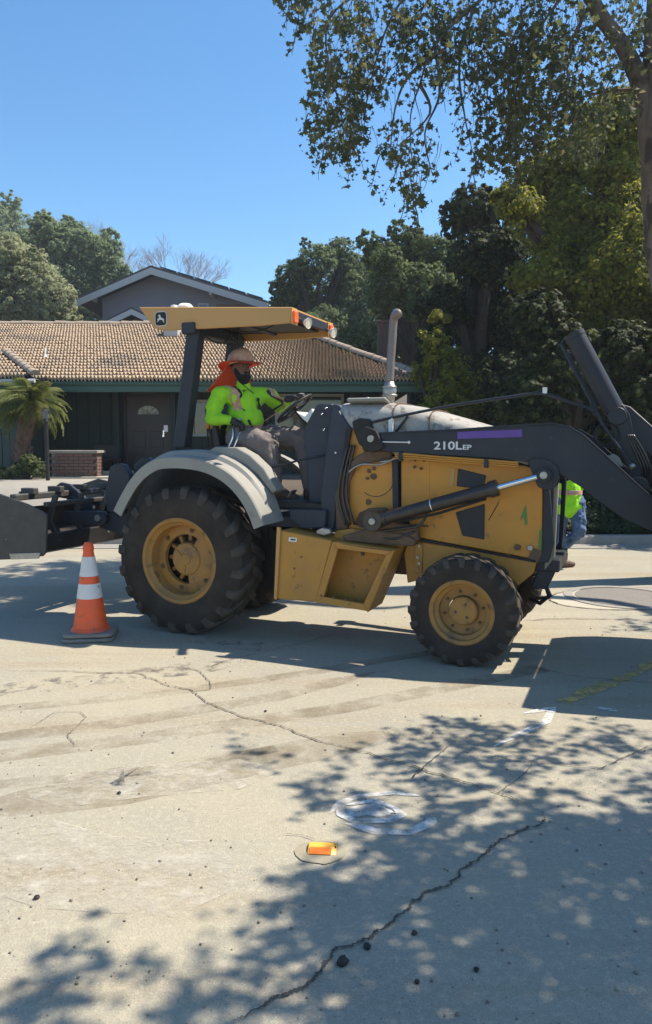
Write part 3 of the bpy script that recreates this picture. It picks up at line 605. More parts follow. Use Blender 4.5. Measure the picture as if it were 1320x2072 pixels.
def place_wheel(t, x, z, far, copy):
    if copy:
        n = t.copy(); col.objects.link(n); n.parent = loader
        for ch in t.children: copy_of(ch, n)
        t = n
    t.location = (x, far if far is not None else 0, z)
    if far is not None: t.rotation_euler = (0, 0, R(180))
    return t
RW = wheel('rear_wheel', .648, .44, .36, 20, True); place_wheel(RW, -.02, .645, None, False)
FW = wheel('front_wheel', .415, .30, .232, 20, False); place_wheel(FW, 2.455, .410, None, False)
place_wheel(RW, -.02, .645, 2 * MID, True); place_wheel(FW, 2.455, .410, 2 * MID + .08, True)
for ch in loader.children:
    if ch.name.startswith('rear_wheel'): ch.rotation_euler.y = R(7)
b = B(); b.cyl((-.02, .30, .645), (-.02, 1.24, .645), .13); b.box((-.02, MID, .68), (.5, .42, .5)); b.build('rear_axle', M['rust'], loader, bevel=.01)
b = B(); b.box((2.455, MID + .02, .44), (.16, .98, .15)); b.build('front_axle', M['rust'], loader, bevel=.01)
# ---- rear fenders
def fender(name, mirror=False):
    out = [(229, 1033), (238, 1014), (248, 995), (262, 972), (280, 951), (300, 936), (322, 927), (360, 925), (404, 930), (442, 944), (474, 966), (502, 998), (521, 1032), (533, 1063)]
    P = [Vector((L(*q, .0)[0], 0, L(*q, .0)[1])) for q in out]; P = smooth_path(P, 3); n = len(P); c = Vector((-.02, 0, .645)); secs = []
    for i, p in enumerate(P):
        d = (P[min(i + 1, n - 1)] - P[max(i - 1, 0)]).normalized(); nn = Vector((-d.z, 0, d.x)); nn = nn if nn.dot(p - c) > 0 else -nn
        f = i / (n - 1); rise = .034 * max(0, math.sin(min(1, f * 1.08) * math.pi)) ** .5
        cs = [(.0, -.095), (.0, -.006), (.012, .004), (.15, .014), (.17, .018 + rise), (.20, .026 + rise), (.33, .030 + rise), (.33, .010 + rise), (.20, .004 + rise), (.15, -.004), (.03, -.014), (.015, -.095)]
        secs.append([tuple(p + nn * h + Vector((0, mir(y) - 0 if mirror else y, 0))) for y, h in cs])
    b = B(); b.sections(secs); return b.build(name, M['fender'], loader)
def smooth_path(P, k=5):
    out = []
    for i in range(len(P) - 1):
        a0, a1, a2, a3 = P[max(i - 1, 0)], P[i], P[i + 1], P[min(i + 2, len(P) - 1)]
        for j in range(k):
            t = j / k; out.append(.5 * ((2 * a1) + (a2 - a0) * t + (2 * a0 - 5 * a1 + 4 * a2 - a3) * t * t + (3 * a1 - a0 - 3 * a2 + a3) * t ** 3))
    return out + [P[-1]]
fender('fender'); fender('fender', True)
def inner(y, nm):     # inner wheel house wall of the operator platform
    pts = Ls([(255, 1035), (285, 960), (330, 935), (400, 935), (470, 955), (510, 990), (535, 1040), (545, 1110)], .45); pts = [(x, z) for x, z in pts] + [(pts[0][0], pts[-1][1])]
    b = B(); b.prism(pts, y, y + .03); b.build(nm, M['black'], loader)
inner(.46, 'wheel_house_panel'); inner(1.05, 'wheel_house_panel')
# ---- main frame, toolbox, step
def P_(name, px, y0, y1, m, bevel=.006, plane=None, parent=loader, label=None):
    b = B(); b.prism(Ls(px, y0 if plane is None else plane), y0, y1); return b.build(name, m, parent, bevel=bevel, label=label)
b = B(); b.box((1.2, MID, .70), (2.9, .46, .26)); b.build('main_frame', M['rust'], loader, bevel=.01)
b = B(); b.box((.75, MID, .98), (1.5, .62, .10)); b.build('operator_floor', M['char2'], loader, bevel=.01)
P_('toolbox', [(566, 1073), (672, 1094), (640, 1218), (557, 1212)], .12, .46, M['yellow2'], .008)
P_('toolbox_lip', [(560, 1066), (568, 1068), (560, 1214), (554, 1212)], .10, .118, M['canopy'], .003)
P_('decal', [(585, 1087), (601, 1089), (600, 1097), (584, 1095)], .1165, .119, M['white'], 0)
P_('decal_print', [(588, 1090), (598, 1091), (598, 1094), (588, 1093)], .1145, .116, M['black'], 0)
# step: an open frame with a recessed box
s_out = [(673, 1096), (797, 1113), (744, 1237), (638, 1219)]; s_in = [(684, 1110), (782, 1123), (736, 1222), (655, 1208)]
b = B(); so_, si_ = Ls(s_out, .12), Ls(s_in, .12)
for i in range(4):
    j = (i + 1) % 4; b.prism([so_[i], so_[j], si_[j], si_[i]], .12, .15)
b.build('step_frame', M['yellow2'], loader, bevel=.003)
b = B(); b.prism(so_, .34, .46); b.build('step_box', M['yellow2'], loader, bevel=.004)
for i, nm in ((0, 'step_top'), (1, 'step_front_plate'), (2, 'step_tread'), (3, 'step_rear_plate')):
    j = (i + 1) % 4; b = B(); a_, c_ = Vector((so_[i][0], so_[i][1])), Vector((so_[j][0], so_[j][1])); d = (c_ - a_).normalized(); nn = Vector((-d.y, d.x)) * .008
    ce = (Vector(so_[0]) + Vector(so_[2])) / 2
    if nn.dot(ce - a_) < 0: nn = -nn
    e0, e1 = .151, .338
    if i == 1: e0, e1 = .100, .46; nn = nn * 1.3; 
    if i == 1: a_, c_ = a_ - nn * 1.02, c_ - nn * 1.02
    b.prism([tuple(a_), tuple(c_), tuple(c_ + nn), tuple(a_ + nn)], e0, e1); b.build(nm, M['yellow2'], loader, bevel=.002)
P_('rust_line', [(690, 1100), (700, 1102), (790, 1113), (796, 1116), (740, 1109)], .116, .12, M['rust'], 0)
for q in ((650, 1205), (675, 1209), (700, 1213)): P_('rust_spot', [(q[0] - 4, q[1]), (q[0], q[1] - 2), (q[0] + 4, q[1] + 1), (q[0], q[1] + 3)], .117, .12, M['rust'], 0)
P_('chain_hook', [(640, 1073), (652, 1068), (668, 1071), (670, 1080), (655, 1084), (640, 1080)], .20, .25, M['steel'], .006)
P_('frame_gusset', [(672, 1094), (680, 1074), (712, 1070), (825, 1085), (835, 1100), (800, 1112)], .30, .50, M['yellow2'], .006)
P_('grime_shelf', [(690, 1085), (740, 1070), (815, 1080), (842, 1092), (838, 1106), (790, 1104), (700, 1096)], .22, .32, M['rust'], .012)
# ---- engine side: yellow panels (plane y=.36)
YP = .38
panel = P_('side_panel', [(862, 932), (1060, 942), (1088, 950), (1100, 975), (1098, 1118), (1086, 1134), (1040, 1124), (832, 1086), (826, 1040), (858, 1020)], YP, YP + .03, M['yellow'], .008)
P_('side_panel', [(700, 950), (722, 928), (760, 918), (800, 925), (800, 1050), (760, 1080), (706, 1074), (694, 1040), (692, 985)], YP - .012, YP + .03, M['yellow'], .01)
P_('side_panel', [(812, 924), (870, 926), (870, 1040), (812, 1036)], YP - .004, YP + .02, M['yellow'], .004)
P_('side_panel', [(702, 870), (716, 866), (738, 910), (735, 925), (702, 932)], YP - .02, YP + .03, M['yellow'], .004)
P_('strap', [(793, 930), (805, 930), (807, 1040), (795, 1040)], YP - .035, YP - .015, M['char'], .004)
P_('frame_rail', [(828, 1092), (1086, 1137), (1080, 1160), (1050, 1185), (940, 1150), (825, 1180), (818, 1120)], YP - .01, YP + .04, M['yellow2'], .006)
P_('rubber_seal', [(830, 1086), (1084, 1134), (1084, 1139), (830, 1091)], YP - .022, YP - .012, M['black'], .002)
P_('hinge_bracket', [(840, 1098), (856, 1100), (854, 1160), (838, 1158)], YP - .025, YP - .011, M['yellow2'], .003)
for q in ((849, 1105), (845, 1128), (848, 1140)):
    b = B(); p = L3(*q, YP - .04); b.cyl(p, (p[0], p[1] + .02, p[2]), .012, 8); b.build('bolt', M['steel'], loader)
for px in ([(927, 948), (984, 962), (978, 990), (924, 984)], [(922, 1037), (981, 1020), (980, 1092), (936, 1084)]):
    P_('grille', px, YP - .012, YP - .001, M['char'], .008)
P_('recess_edge', [(912, 946), (922, 948), (918, 985), (909, 984)], YP - .006, YP - .001, M['canopy'], .002)
P_('scuff', [(1060, 1030), (1065, 1022), (1068, 1060), (1063, 1064), (1060, 1045), (1052, 1055)], YP - .004, YP - .001, M['grn'], 0)
P_('scuff', [(1092, 1075), (1098, 1066), (1096, 1110), (1088, 1120)], YP - .004, YP - .001, M['grn'], 0)
P_('scratch', [(1008, 1022), (1012, 1010), (990, 1052), (988, 1053)], YP - .004, YP - .001, M['rust'], 0)
P_('hose_hook', [(838, 1060), (866, 1064), (866, 1067), (838, 1063)], YP - .03, YP - .01, M['rust'], 0)
for x, y, r in ((756, 964, 7), (747, 953, 5), (757, 948, 4), (744, 968, 4), (746, 1016, 6), (1048, 1108, 6), (839, 945, 3), (852, 948, 3), (840, 931, 2.4), (858, 932, 2.4), (610, 1127, 2), (596, 1150, 2), (735, 1120, 5)):
    yy = YP - .016 if x > 690 else .118
    if x == 735: yy = .338
    b = B(); p = L3(x, y, yy); pts = [(p[0] + r * .0042 * math.cos(t) * random.uniform(.75, 1.2), p[2] + r * .0042 * math.sin(t) * random.uniform(.8, 1.2)) for t in np.linspace(0, 6.28, 10)[:-1]]; b.prism(pts, yy - .003, yy + .006 if x < 860 else yy + .012); b.build('rust_spot' if x != 756 else 'drain_hole', M['rust'], loader)
b = B(); p = L3(1073, 1109, YP - .02); b.cyl(p, (p[0], p[1] + .02, p[2]), .022, 16); b.build('latch', M['steel'], loader, bevel=.003)
b = B(); p = L(760, 965, YP - .013); b.tube([(p[0] + .16 * math.cos(t), YP - .014, p[1] + .16 * math.sin(t)) for t in np.linspace(-2.2, .3, 14)], .0035, 5); b.build('panel_seam', M['rust'], loader)
# front guard and grille
gx = L(1104, 1040, YP)[0]
b = B(); b.box((gx - .01, MID, 1.10), (.05, 2 * (MID - YP) - .06, .66)); b.build('radiator_grille', M['black'], loader, bevel=.01)
P_('front_guard', [(1101, 975), (1112, 975), (1122, 1100), (1110, 1138), (1088, 1140), (1098, 1118)], YP - .02, YP + .03, M['char'], .005)
b = B()
for k in range(9): b.box((gx + .022, YP + .1 + k * .073, 1.12), (.012, .02, .56))
b.build('grille_bar', M['char'], loader, bevel=.003)
b = B(); b.prism([(gx + .00, .70), (gx + .07, .80), (gx + .085, 1.35), (gx + .06, 1.50), (gx + .03, 1.50), (gx + .05, 1.3), (gx + .04, .84), (gx, .76)], YP + .035, YP + .10); b.build('guard_upright', M['fender'], loader, bevel=.006)  # pale grey colour stands in for sun on the front face
b = B(); b.prism([(gx + .00, .70), (gx + .07, .80), (gx + .085, 1.35), (gx + .06, 1.50), (gx + .03, 1.50), (gx + .05, 1.3), (gx + .04, .84), (gx, .76)], mir(YP + .10), mir(YP + .035)); b.build('guard_upright', M['char'], loader, bevel=.006)
b = B(); b.box((gx + .02, MID, .74), (.18, .70, .10)); b.prism([(gx - .05, .70), (gx + .09, .72), (gx + .02, .55), (gx - .10, .56)], YP + .05, YP + .18); b.build('front_bumper', M['char'], loader, bevel=.01)
b = B(); b.tube([(gx - .02, YP + .12, .62), (gx + .04, YP + .1, .50), (gx - .04, YP + .16, .42), (gx - .12, YP + .2, .44)], .018, 8); b.tube([(gx - .02, YP + .2, .60), (gx + .02, YP + .22, .46), (gx - .10, YP + .3, .42)], .014, 8); b.build('steering_hose', M['black'], loader)
# ---- hood
def hoodz(x):
    pr = [(1.09, L(672, 818, .8)[1]), (1.7, L(800, 817, .8)[1]), (1.95, L(850, 824, .8)[1]), (2.25, L(925, 843, .8)[1]), (2.6, L(1005, 868, .8)[1]), (2.98, 1.66)]
    for (a_, za), (c_, zc) in zip(pr, pr[1:]):
        if x <= c_: return za + (zc - za) * (x - a_) / (c_ - a_)
    return pr[-1][1]
secs = []
for x in np.linspace(1.34, 2.98, 22):
    z = hoodz(max(1.09, x)); hw = .405 - .05 * ((x - 1.06) / 1.9) ** 2; ring = []
    for k in range(17):
        t = math.pi * k / 16; cxx, szz = math.cos(t), math.sin(t); ring.append((x, MID + math.copysign(abs(cxx) ** .45, cxx) * hw, z - .20 + .20 * szz ** .62))
    ring = [(x, MID + hw, 1.58)] + ring + [(x, MID - hw, 1.58)]; secs.append(ring)
b = B(); b.sections(secs); hood = b.build('hood', M['hood'], loader)
b = B(); b.prism(Ls([(735, 822), (800, 822), (797, 833), (732, 832)], .42), .372, .40); 
b.b.free(); z = hoodz(1.35)
b = B(); b.box((1.56, .47, z + .002), (.34, .14, .03), Matrix.Rotation(R(-12), 3, 'X')); b.build('hood_latch_cover', M['fender'], hood, bevel=.01)
b = B(); b.ball((1.56, .45, z + .02), .018); b.build('latch_knob', M['chrome'], hood)
b = B(); b.sections([[(x, MID + q * .41 * (1.0), 0) for q in (0,)] for x in (0,)], caps=False) if False else None
for xx in (1.80, 2.1):
    b = B(); pts = []
    for k in range(17):
        t = math.pi * k / 16; hw = .404; pts.append((xx, MID + math.copysign(abs(math.cos(t)) ** .45, math.cos(t)) * hw, hoodz(xx) - .20 + .206 * math.sin(t) ** .62))
    b.tube(pts, .006, 5); b.build('hood_seam', M['rust'], hood)
b = B(); b.box((2.12, MID, 1.22), (1.54, .72, .74)); b.build('engine_block', M['black'], loader, bevel=.02)
b = B(); b.box((1.29, MID, 1.42), (.07, .80, 1.0)); b.build('firewall', M['char2'], loader, bevel=.01)
# exhaust
ex = empty('exhaust_pipe'); ex.parent = loader; q0 = L3(788, 818, .66); q1 = L3(789, 770, .66); q2 = L3(797, 650, .66)
b = B(); b.tube([q0, L3(788, 800, .66), L3(789, 790, .66), L3(789, 772, .66)], .05, 16, [.038, .052, .060, .036]); b.build('muffler_collar', M['steel'], ex)
b = B(); z0 = Vector(q1); b.tube(smooth_path([Vector(L3(789, 775, .66)), Vector(L3(791, 730, .66)), Vector(L3(794, 690, .66)), Vector(L3(796, 655, .66)), Vector(L3(799, 640, .64)), Vector(L3(803, 633, .56)), Vector(L3(806, 636, .47))], 4), .035, 14, None); b.build('stack', mat('heat stained exhaust steel', (.17, .14, .13), .5, .5, c2=(.26, .23, .21), scale=6), ex)
b = B(); b.torus(L3(789, 800, .66), .058, .008); b.torus(L3(789, 783, .66), .05, .01); b.build('clamp', M['steel'], ex)
# ---- cowl and dash
CY0 = .352
P_('cowl_panel', [(672, 818), (678, 818), (712, 868), (700, 905), (695, 970), (684, 1000), (676, 1072), (652, 1075), (648, 1000)], CY0, mir(CY0), M['char2'], .01, plane=CY0)
P_('dash_panel', [(640, 816), (672, 816), (660, 1000), (648, 1075), (628, 1075), (612, 868)], CY0 + .12, mir(CY0 + .12), M['char2'], .012, plane=CY0 + .1)
P_('black_bracket', [(712, 853), (728, 846), (748, 848), (756, 872), (760, 905), (742, 912), (726, 898), (716, 872)], .34, .40, M['black'], .008)
P_('slot', [(701, 868), (712, 866), (700, 932), (693, 932)], CY0 - .026, CY0 - .003, M['black'], .002)
P_('heat_shield', [(690, 960), (700, 945), (722, 922), (745, 912), (792, 912), (792, 930), (760, 935), (722, 942), (706, 975), (704, 1070), (680, 1074), (678, 1000)], YP - .055, YP - .014, M['rust'], .012)
for q in ((660, 826), (652, 838), (656, 870), (680, 916)):
    b = B(); p = L3(*q, CY0 - .004 if q[0] > 670 else CY0 + .096); b.ball(p, .012); b.build('bolt', M['chrome'], loader)
b = B(); p0 = L3(608, 838, MID - .1); b.prism(Ls([(600, 832), (618, 842), (632, 826), (640, 850), (632, 864), (612, 846)], MID - .12), MID - .13, MID + .25); b.build('instrument_console', M['white'], loader, bevel=.006)
# steering wheel
sw = empty('steering_wheel'); sw.parent = loader; swc = Vector(L3(597, 826, MID + .05)); nrm = Vector((-.60, -.16, .78)).normalized(); q = nrm.to_track_quat('Z', 'Y').to_matrix()
b = B(); b.torus(swc, .19, .014, q, 40, 8); b.build('rim_ring', M['black'], sw)
b = B()
for k in range(3): a = k * 2.094 + .4; b.tube([swc, swc + q @ Vector((math.cos(a) * .19, math.sin(a) * .19, 0))], .010, 6)
b.ball(swc, .035, (1, 1, .6)); b.build('spoke', M['black'], sw)
b = B(); b.tube([swc, swc - nrm * .38], .022, 8); b.build('steering_column', M['black'], sw)
b = B(); kp = swc + q @ Vector((math.cos(3.9) * .19, math.sin(3.9) * .19, .03)); b.ball(kp, .022); b.build('spinner_knob', M['chrome'], sw)
# seat
b = B(); sx, sz = L(478, 905, MID); b.box((sx + .12, MID, 1.60), (.46, .46, .10)); b.build('seat_cushion', M['seat'], loader, bevel=.03, seg=2)
b = B(); b.box((sx - .13, MID, 1.80), (.10, .44, .42), Matrix.Rotation(R(-12), 3, 'Y')); b.build('seat_back', M['seat'], loader, bevel=.03, seg=2)
b = B(); b.prism([(sx - .05, 1.05), (sx + .28, 1.05), (sx + .22, 1.55), (sx - .02, 1.55)], MID - .17, MID + .17); b.build('seat_pedestal', M['black'], loader, bevel=.01)
# floor step, pedals
P_('platform_step', [(583, 1030), (660, 1032), (658, 1068), (612, 1070), (588, 1052)], .30, .50, M['char2'], .008)
P_('platform_floor', [(540, 1010), (660, 1020), (660, 1032), (545, 1028)], .36, 1.18, M['black'], .006, plane=.36)
b = B(); p = Vector(L3(588, 1003, .62)); b.box(p, (.13, .10, .012), Matrix.Rotation(R(-52), 3, 'Y')); b.tube([p, p + Vector((.12, 0, -.12))], .01, 6); b.build('pedal', M['steel'], loader, bevel=.003)
b = B(); b.box(Vector(L3(626, 1017, .60)), (.16, .25, .012)); b.build('footrest', M['steel'], loader, bevel=.003)
b = B(); b.tube([L3(533, 950, .42), L3(600, 933, .42), L3(680, 916, .40)], .009, 6); b.build('linkage_rod', M['char'], loader)
for x in (420, 428, 436, 444):
    b = B(); p0, p1 = L3(x + 2, 905, .52 + (x - 420) * .004), L3(x, 868, .52 + (x - 420) * .004); b.tube([p0, p1], .008, 6); lv = b.build('control_lever', M['black'], loader)
    p2 = L3(x, 852, .52 + (x - 420) * .004); b = B(); b.tube([p1, Vector(p1).lerp(Vector(p2), .5), p2], .015, 10, [.012, .018, .014]); b.build('lever_grip', M['knob'], lv)
for a_, c_, d_ in (((463, 906), (472, 880), (470, 852)), ((473, 908), (482, 885), (488, 868))):
    b = B(); b.tube(smooth_path([Vector(L3(*a_, .50)), Vector(L3(*c_, .52)), Vector(L3(*d_, .56))]), .010, 8); lv = b.build('loader_lever', M['chrome'], loader)
    b = B(); b.ball(L3(d_[0], d_[1] - 4, .565), .022); b.build('lever_knob', M['black'], lv)
P_('fender_shell', [(420, 913), (436, 904), (478, 905), (506, 921), (534, 948), (560, 992), (550, 998), (522, 962), (495, 940), (466, 927), (430, 923)], .26, .42, M['fender'], .008)
# ---- ROPS posts and canopy
def post(name, px0, px1, y0, y1, pl):
    b = B(); b.prism(Ls([px0[0], px0[1], px1[1], px1[0]], pl), y0, y1); return b.build(name, M['char'], loader, bevel=.006)
post('roll_bar_post', ((378, 660), (404, 660)), ((350, 905), (374, 905)), .36, .47, .36)
post('roll_bar_post', ((378, 660), (404, 660)), ((350, 905), (374, 905)), mir(.47), mir(.36), .36)
cz = L(440, 660, .36); b = B(); b.box((L(390, 665, .36)[0] - .02, MID, cz[1] - .005), (.14, .92, .10)); b.build('roll_bar_beam', M['char'], loader, bevel=.01)
can = empty('canopy'); can.parent = loader; CN = .33
cside = [(281, 621), (590, 621), (590, 640), (588, 653), (520, 659), (345, 668), (325, 668), (312, 664)]
for y0, y1 in ((CN, CN + .03), (mir(CN + .03), mir(CN))):
    b = B(); b.prism(Ls(cside, CN), y0, y1); b.build('side_rail', M['canopy'], can, bevel=.006)
cs = Ls(cside, CN); b = B(); b.prism([(cs[0][0] + .01, cs[0][1] - .012), (cs[1][0] - .01, cs[1][1] - .012), (cs[1][0] - .01, cs[1][1] + .001), (cs[0][0] + .01, cs[0][1] + .001)], CN + .028, mir(CN + .028)); b.build('roof_sheet', M['canopy'], can)
b = B(); b.prism([(cs[0][0] + .2, cs[0][1] - .15), (cs[1][0] - .12, cs[1][1] - .085), (cs[1][0] - .12, cs[1][1] - .075), (cs[0][0] + .2, cs[0][1] - .14)], CN + .035, mir(CN + .035)); b.build('roof_liner', M['black'], can)
b = B(); b.prism([(cs[1][0] - .03, cs[1][1] - .09), (cs[1][0] - .001, cs[1][1] - .09), (cs[1][0] - .001, cs[1][1] - .014), (cs[1][0] - .03, cs[1][1] - .014)], CN + .031, mir(CN + .031)); b.build('front_beam', M['char'], can, bevel=.004)
b = B()
for k in (.3, .62): xx = cs[0][0] + (cs[1][0] - cs[0][0]) * k; b.box((xx, MID, cs[0][1] - .17), (.05, .84, .05))
b.build('cross_beam', M['char'], can, bevel=.005)
for y in (CN, mir(CN)):
    s = 1 if y == CN else -1; xx = cs[1][0]; zz = cs[1][1]
    b = B(); b.box((xx + .012, y + s * .045, zz - .075), (.03, .085, .10)); b.build('marker_light', M['orange'], can, bevel=.008)
    b = B(); b.box((xx + .004, y + s * .045, zz - .07), (.01, .11, .135)); b.build('marker_housing', M['canopy'], can, bevel=.002)
    b = B(); lc = Vector((xx + .05, y + s * .155, zz - .105)); b.lathe([(.0, .0), (.022, .0), (.044, -.035), (.046, -.045)], 20, axis='z')
    b2 = b.build('work_light', M['white'], can); b2.location = lc; b2.rotation_euler = Vector((-.95, .15, .25)).to_track_quat('Z', 'Y').to_euler()
    b = B(); b.lathe([(0, -.041), (.043, -.040)], 20, axis='z'); b3 = b.build('lens', M['lens'], b2)
    b = B(); b.tube([lc + Vector((-.02, 0, .01)), (xx - .03, y + s * .13, zz - .05)], .008, 6); b.build('lamp_bracket', M['char'], can)
def rrect(cx_, cz_, w_, h_, r_, n=5):
    out = []
    for sx_, sz_, a0 in ((1, 1, 0), (-1, 1, 90), (-1, -1, 180), (1, -1, 270)):
        for k in range(n + 1): a = R(a0 + 90 * k / n); out.append((cx_ + sx_ * (w_ / 2 - r_) + r_ * math.cos(a), cz_ + sz_ * (h_ / 2 - r_) + r_ * math.sin(a)))
    return out
bc = L(326, 645, CN); bw = .128
b = B(); b.prism(rrect(bc[0], bc[1], bw, bw * 1.02, .032), CN - .003, CN + .001); badge = b.build('badge', M['letter'], can)
b = B(); b.prism(rrect(bc[0], bc[1], bw * .90, bw * .92, .027), CN - .005, CN - .0035); b.build('badge_field', M['black'], badge)
deer = [(-.42, .02), (-.36, .10), (-.30, .08), (-.22, .12), (-.16, .26), (-.22, .34), (-.32, .30), (-.30, .36), (-.20, .42), (-.30, .50), (-.22, .50), (-.12, .44), (-.10, .52), (-.04, .42), (.0, .30), (.02, .18), (.16, .14), (.30, .10), (.40, -.02), (.46, -.16), (.40, -.14), (.34, -.08), (.38, -.22), (.46, -.36), (.38, -.36), (.28, -.20), (.20, -.06), (.04, -.06), (-.10, -.04), (-.22, -.10), (-.36, -.24), (-.46, -.24), (-.34, -.08)]
b = B(); b.prism([(bc[0] - x * .085 * -1, bc[1] + (z - .06) * .085) for x, z in deer], CN - .007, CN - .0055); b.build('badge_emblem', M['letter'], badge)
b = B(); p = L3(375, 616, MID - .1); b.lathe([(0, .045), (.05, .035), (.075, .01), (.075, -.03)], 20, c=(p[0], MID - .1, cs[0][1] + .03), axis='z'); b.lathe([(0, .028), (.03, .02), (.04, -.03)], 16, c=(p[0] - .09, MID - .15, cs[0][1] + .03), axis='z'); b.build('antenna_dome', M['white'], can)
b = B()
for q in ([(404, 668, .36), (430, 690, .5), (455, 693, .6), (470, 668, .7)], [(455, 663, .4), (500, 672, .5), (530, 668, .6), (560, 655, .6)], [(462, 672, .6), (474, 688, .62), (468, 706, .64), (482, 690, .66), (484, 662, .66)]):
    b.tube(smooth_path([Vector(L3(x, y, yy)) for x, y, yy in q]), .007, 6)
b.build('wiring', M['black'], can)
# ---- loader arms
ARM = [(738, 880), (780, 877), (920, 871), (1001, 865), (1075, 860), (1120, 858.5), (1150, 864), (1181, 882), (1222, 919), (1271, 964), (1320, 1009), (1370, 1060), (1400, 1110), (1385, 1150), (1350, 1130), (1320, 1075), (1263, 1050), (1210, 1012), (1175, 985), (1148, 968), (1120, 952), (1095, 941), (1060, 934), (1009, 928), (930, 923), (862, 919), (780, 913), (742, 908)]
AN = .22
for y0, y1 in ((AN, AN + .075), (mir(AN + .075), mir(AN))):
    a_ = empty('loader_arm'); a_.parent = loader
    b = B(); b.prism(Ls(ARM, AN), y0, y1); b.build('arm_beam', M['char'], a_, bevel=.004)
    b = B(); pp = Ls(ARM, AN)
    for i in range(0, 11): 
        x0_, z0_ = pp[i]; x1_, z1_ = pp[i + 1]; b.prism([(x0_, z0_ - .001), (x1_, z1_ - .001), (x1_, z1_ + .011), (x0_, z0_ + .011)], y0 - .008, y1 + .008)
    b.build('arm_flange', M['fender'] if False else M['char'], a_)
    e = [(1070, 932), (1085, 926), (1110, 930), (1130, 945), (1134, 965), (1126, 985), (1108, 992), (1090, 985), (1080, 965)]
    b = B(); b.prism(Ls(e, AN), y0 - .022, y0 - .001); b.prism(Ls(e, AN), y1 + .001, y1 + .022); b.build('pin_ear', M['char'], a_, bevel=.004)
    pc = L(1103, 961, AN); b = B(); b.cyl((pc[0], y0 - .040, pc[1]), (pc[0], y1 + .04, pc[1]), .030, 20); b.build('pivot_pin', M['steel'], a_, bevel=.004)
    b = B(); b.torus((pc[0], y0 - .03, pc[1]), .042, .010, Matrix.Rotation(R(90), 3, 'X')); b.build('pin_collar', M['black'], a_)
    # lift cylinder
    c0 = L(757, 1054, AN - .06); d = Vector((pc[0] - c0[0], 0, pc[1] - c0[1])); ym = (y0 + y1) / 2 - (.08 if y0 == AN else -.08); s0 = Vector((c0[0], ym, c0[1])); ln = d.length; d.normalize()
    b = B(); b.cyl(s0 + d * .06, s0 + d * ln * .72, .052, 20); b.cyl(s0 + d * ln * .70, s0 + d * ln * .745, .062, 20); b.cyl((s0.x, ym - .06, s0.z), (s0.x, ym + .06, s0.z), .075, 20); b.cyl(s0, s0 + d * .1, .06, 14); b.build('lift_cylinder', M['oily'], a_)
    b = B(); b.cyl(s0 + d * ln * .74, s0 + d * (ln - .03), .024, 16); b.build('cylinder_rod', M['chrome'], a_); b = B(); b.cyl((pc[0], ym - .03, pc[1]), (pc[0], ym + .03, pc[1]), .052, 20); b.build('rod_eye', M['char'], a_, bevel=.004)
    b = B(); b.cyl((pc[0], ym - .045, pc[1]), (pc[0], ym - .031, pc[1]), .028, 20); b.build('pin_cap', M['steel'], a_, bevel=.003)
    b = B(); b.torus(s0 + d * ln * .36, .053, .005, rot_to(d).to_3x3()); b.build('hose_clamp', M['chrome'], a_)
    b = B(); b.tube([s0 + d * .2 + Vector((0, 0, -.06)), s0 + d * ln * .4 + Vector((0, 0, -.075)), s0 + d * ln * .68 + Vector((0, 0, -.06))], .011, 6); b.build('cylinder_tube', M['black'], a_)
    b = B(); b.cyl((s0.x, ym - .075, s0.z), (s0.x, ym + .14 if y0 == AN else ym - .14, s0.z), .028, 14); b.build('cylinder_pin', M['steel'], a_, bevel=.003)
    # hydraulic lines under the arm
    b = B()
    for k in range(3): b.tube(smooth_path([Vector((*[L(x, y + k * 4.2, AN)[0]], y0 - .01 + k * .006, L(x, y + k * 4.2, AN)[1])) for x, y in ((800, 919), (830, 919), (900, 925), (1000, 932), (1050, 936))]), .008, 6)
    b.build('hydraulic_line', M['rust'] if False else M['yellow2'], a_)
    for x, yy_ in ((812, 921), (985, 934)):
        p = L(x, yy_ + 2, AN); b = B(); b.box((p[0], y0 - .006, p[1] - .004), (.03, .04, .07)); b.build('line_clamp', M['char'], a_, bevel=.003)
b = B(); b.tube(smooth_path([Vector(L3(770, 935, .3)), Vector(L3(795, 930, .27)), Vector(L3(812, 921, .23))]), .010, 6); b.tube(smooth_path([Vector(L3(700, 960, .33)), Vector(L3(730, 940, .3)), Vector(L3(770, 940, .3)), Vector(L3(800, 927, .25))]), .009, 6); b.build('hydraulic_hose', M['steel'], loader)
b = B(); b.tube([L3(771, 894, AN - .006), L3(828, 895, AN - .006)], .005, 6); b.ball(L3(828, 895, AN - .006), .012); b.build('arm_lock_rod', M['white'], loader)
P_('tower_pivot', [(722, 872), (740, 862), (762, 870), (778, 905), (760, 915), (735, 912)], AN - .03, AN - .002, M['black'], .008)
b = B(); p = L3(752, 888, AN - .02); b.cyl(p, (p[0], p[1] - .03, p[2]), .028); b.build('tower_pin', M['steel'], loader, bevel=.003)
0 and P_('loader_tower', [(700, 870), (760, 870), (800, 915), (845, 1095), (775, 1095), (705, 950)], AN + .09, AN + .15, M['black'], .006, plane=AN)
P_('cylinder_bracket', [(738, 1030), (775, 1028), (800, 1060), (842, 1066), (846, 1096), (770, 1094), (735, 1075)], AN + .02, AN + .10, M['rust'], .01, plane=AN)
P_('purple_strip', [(926, 874), (1057, 869), (1057, 884), (926, 888)], AN - .003, AN - .0005, M['purple'], 0)
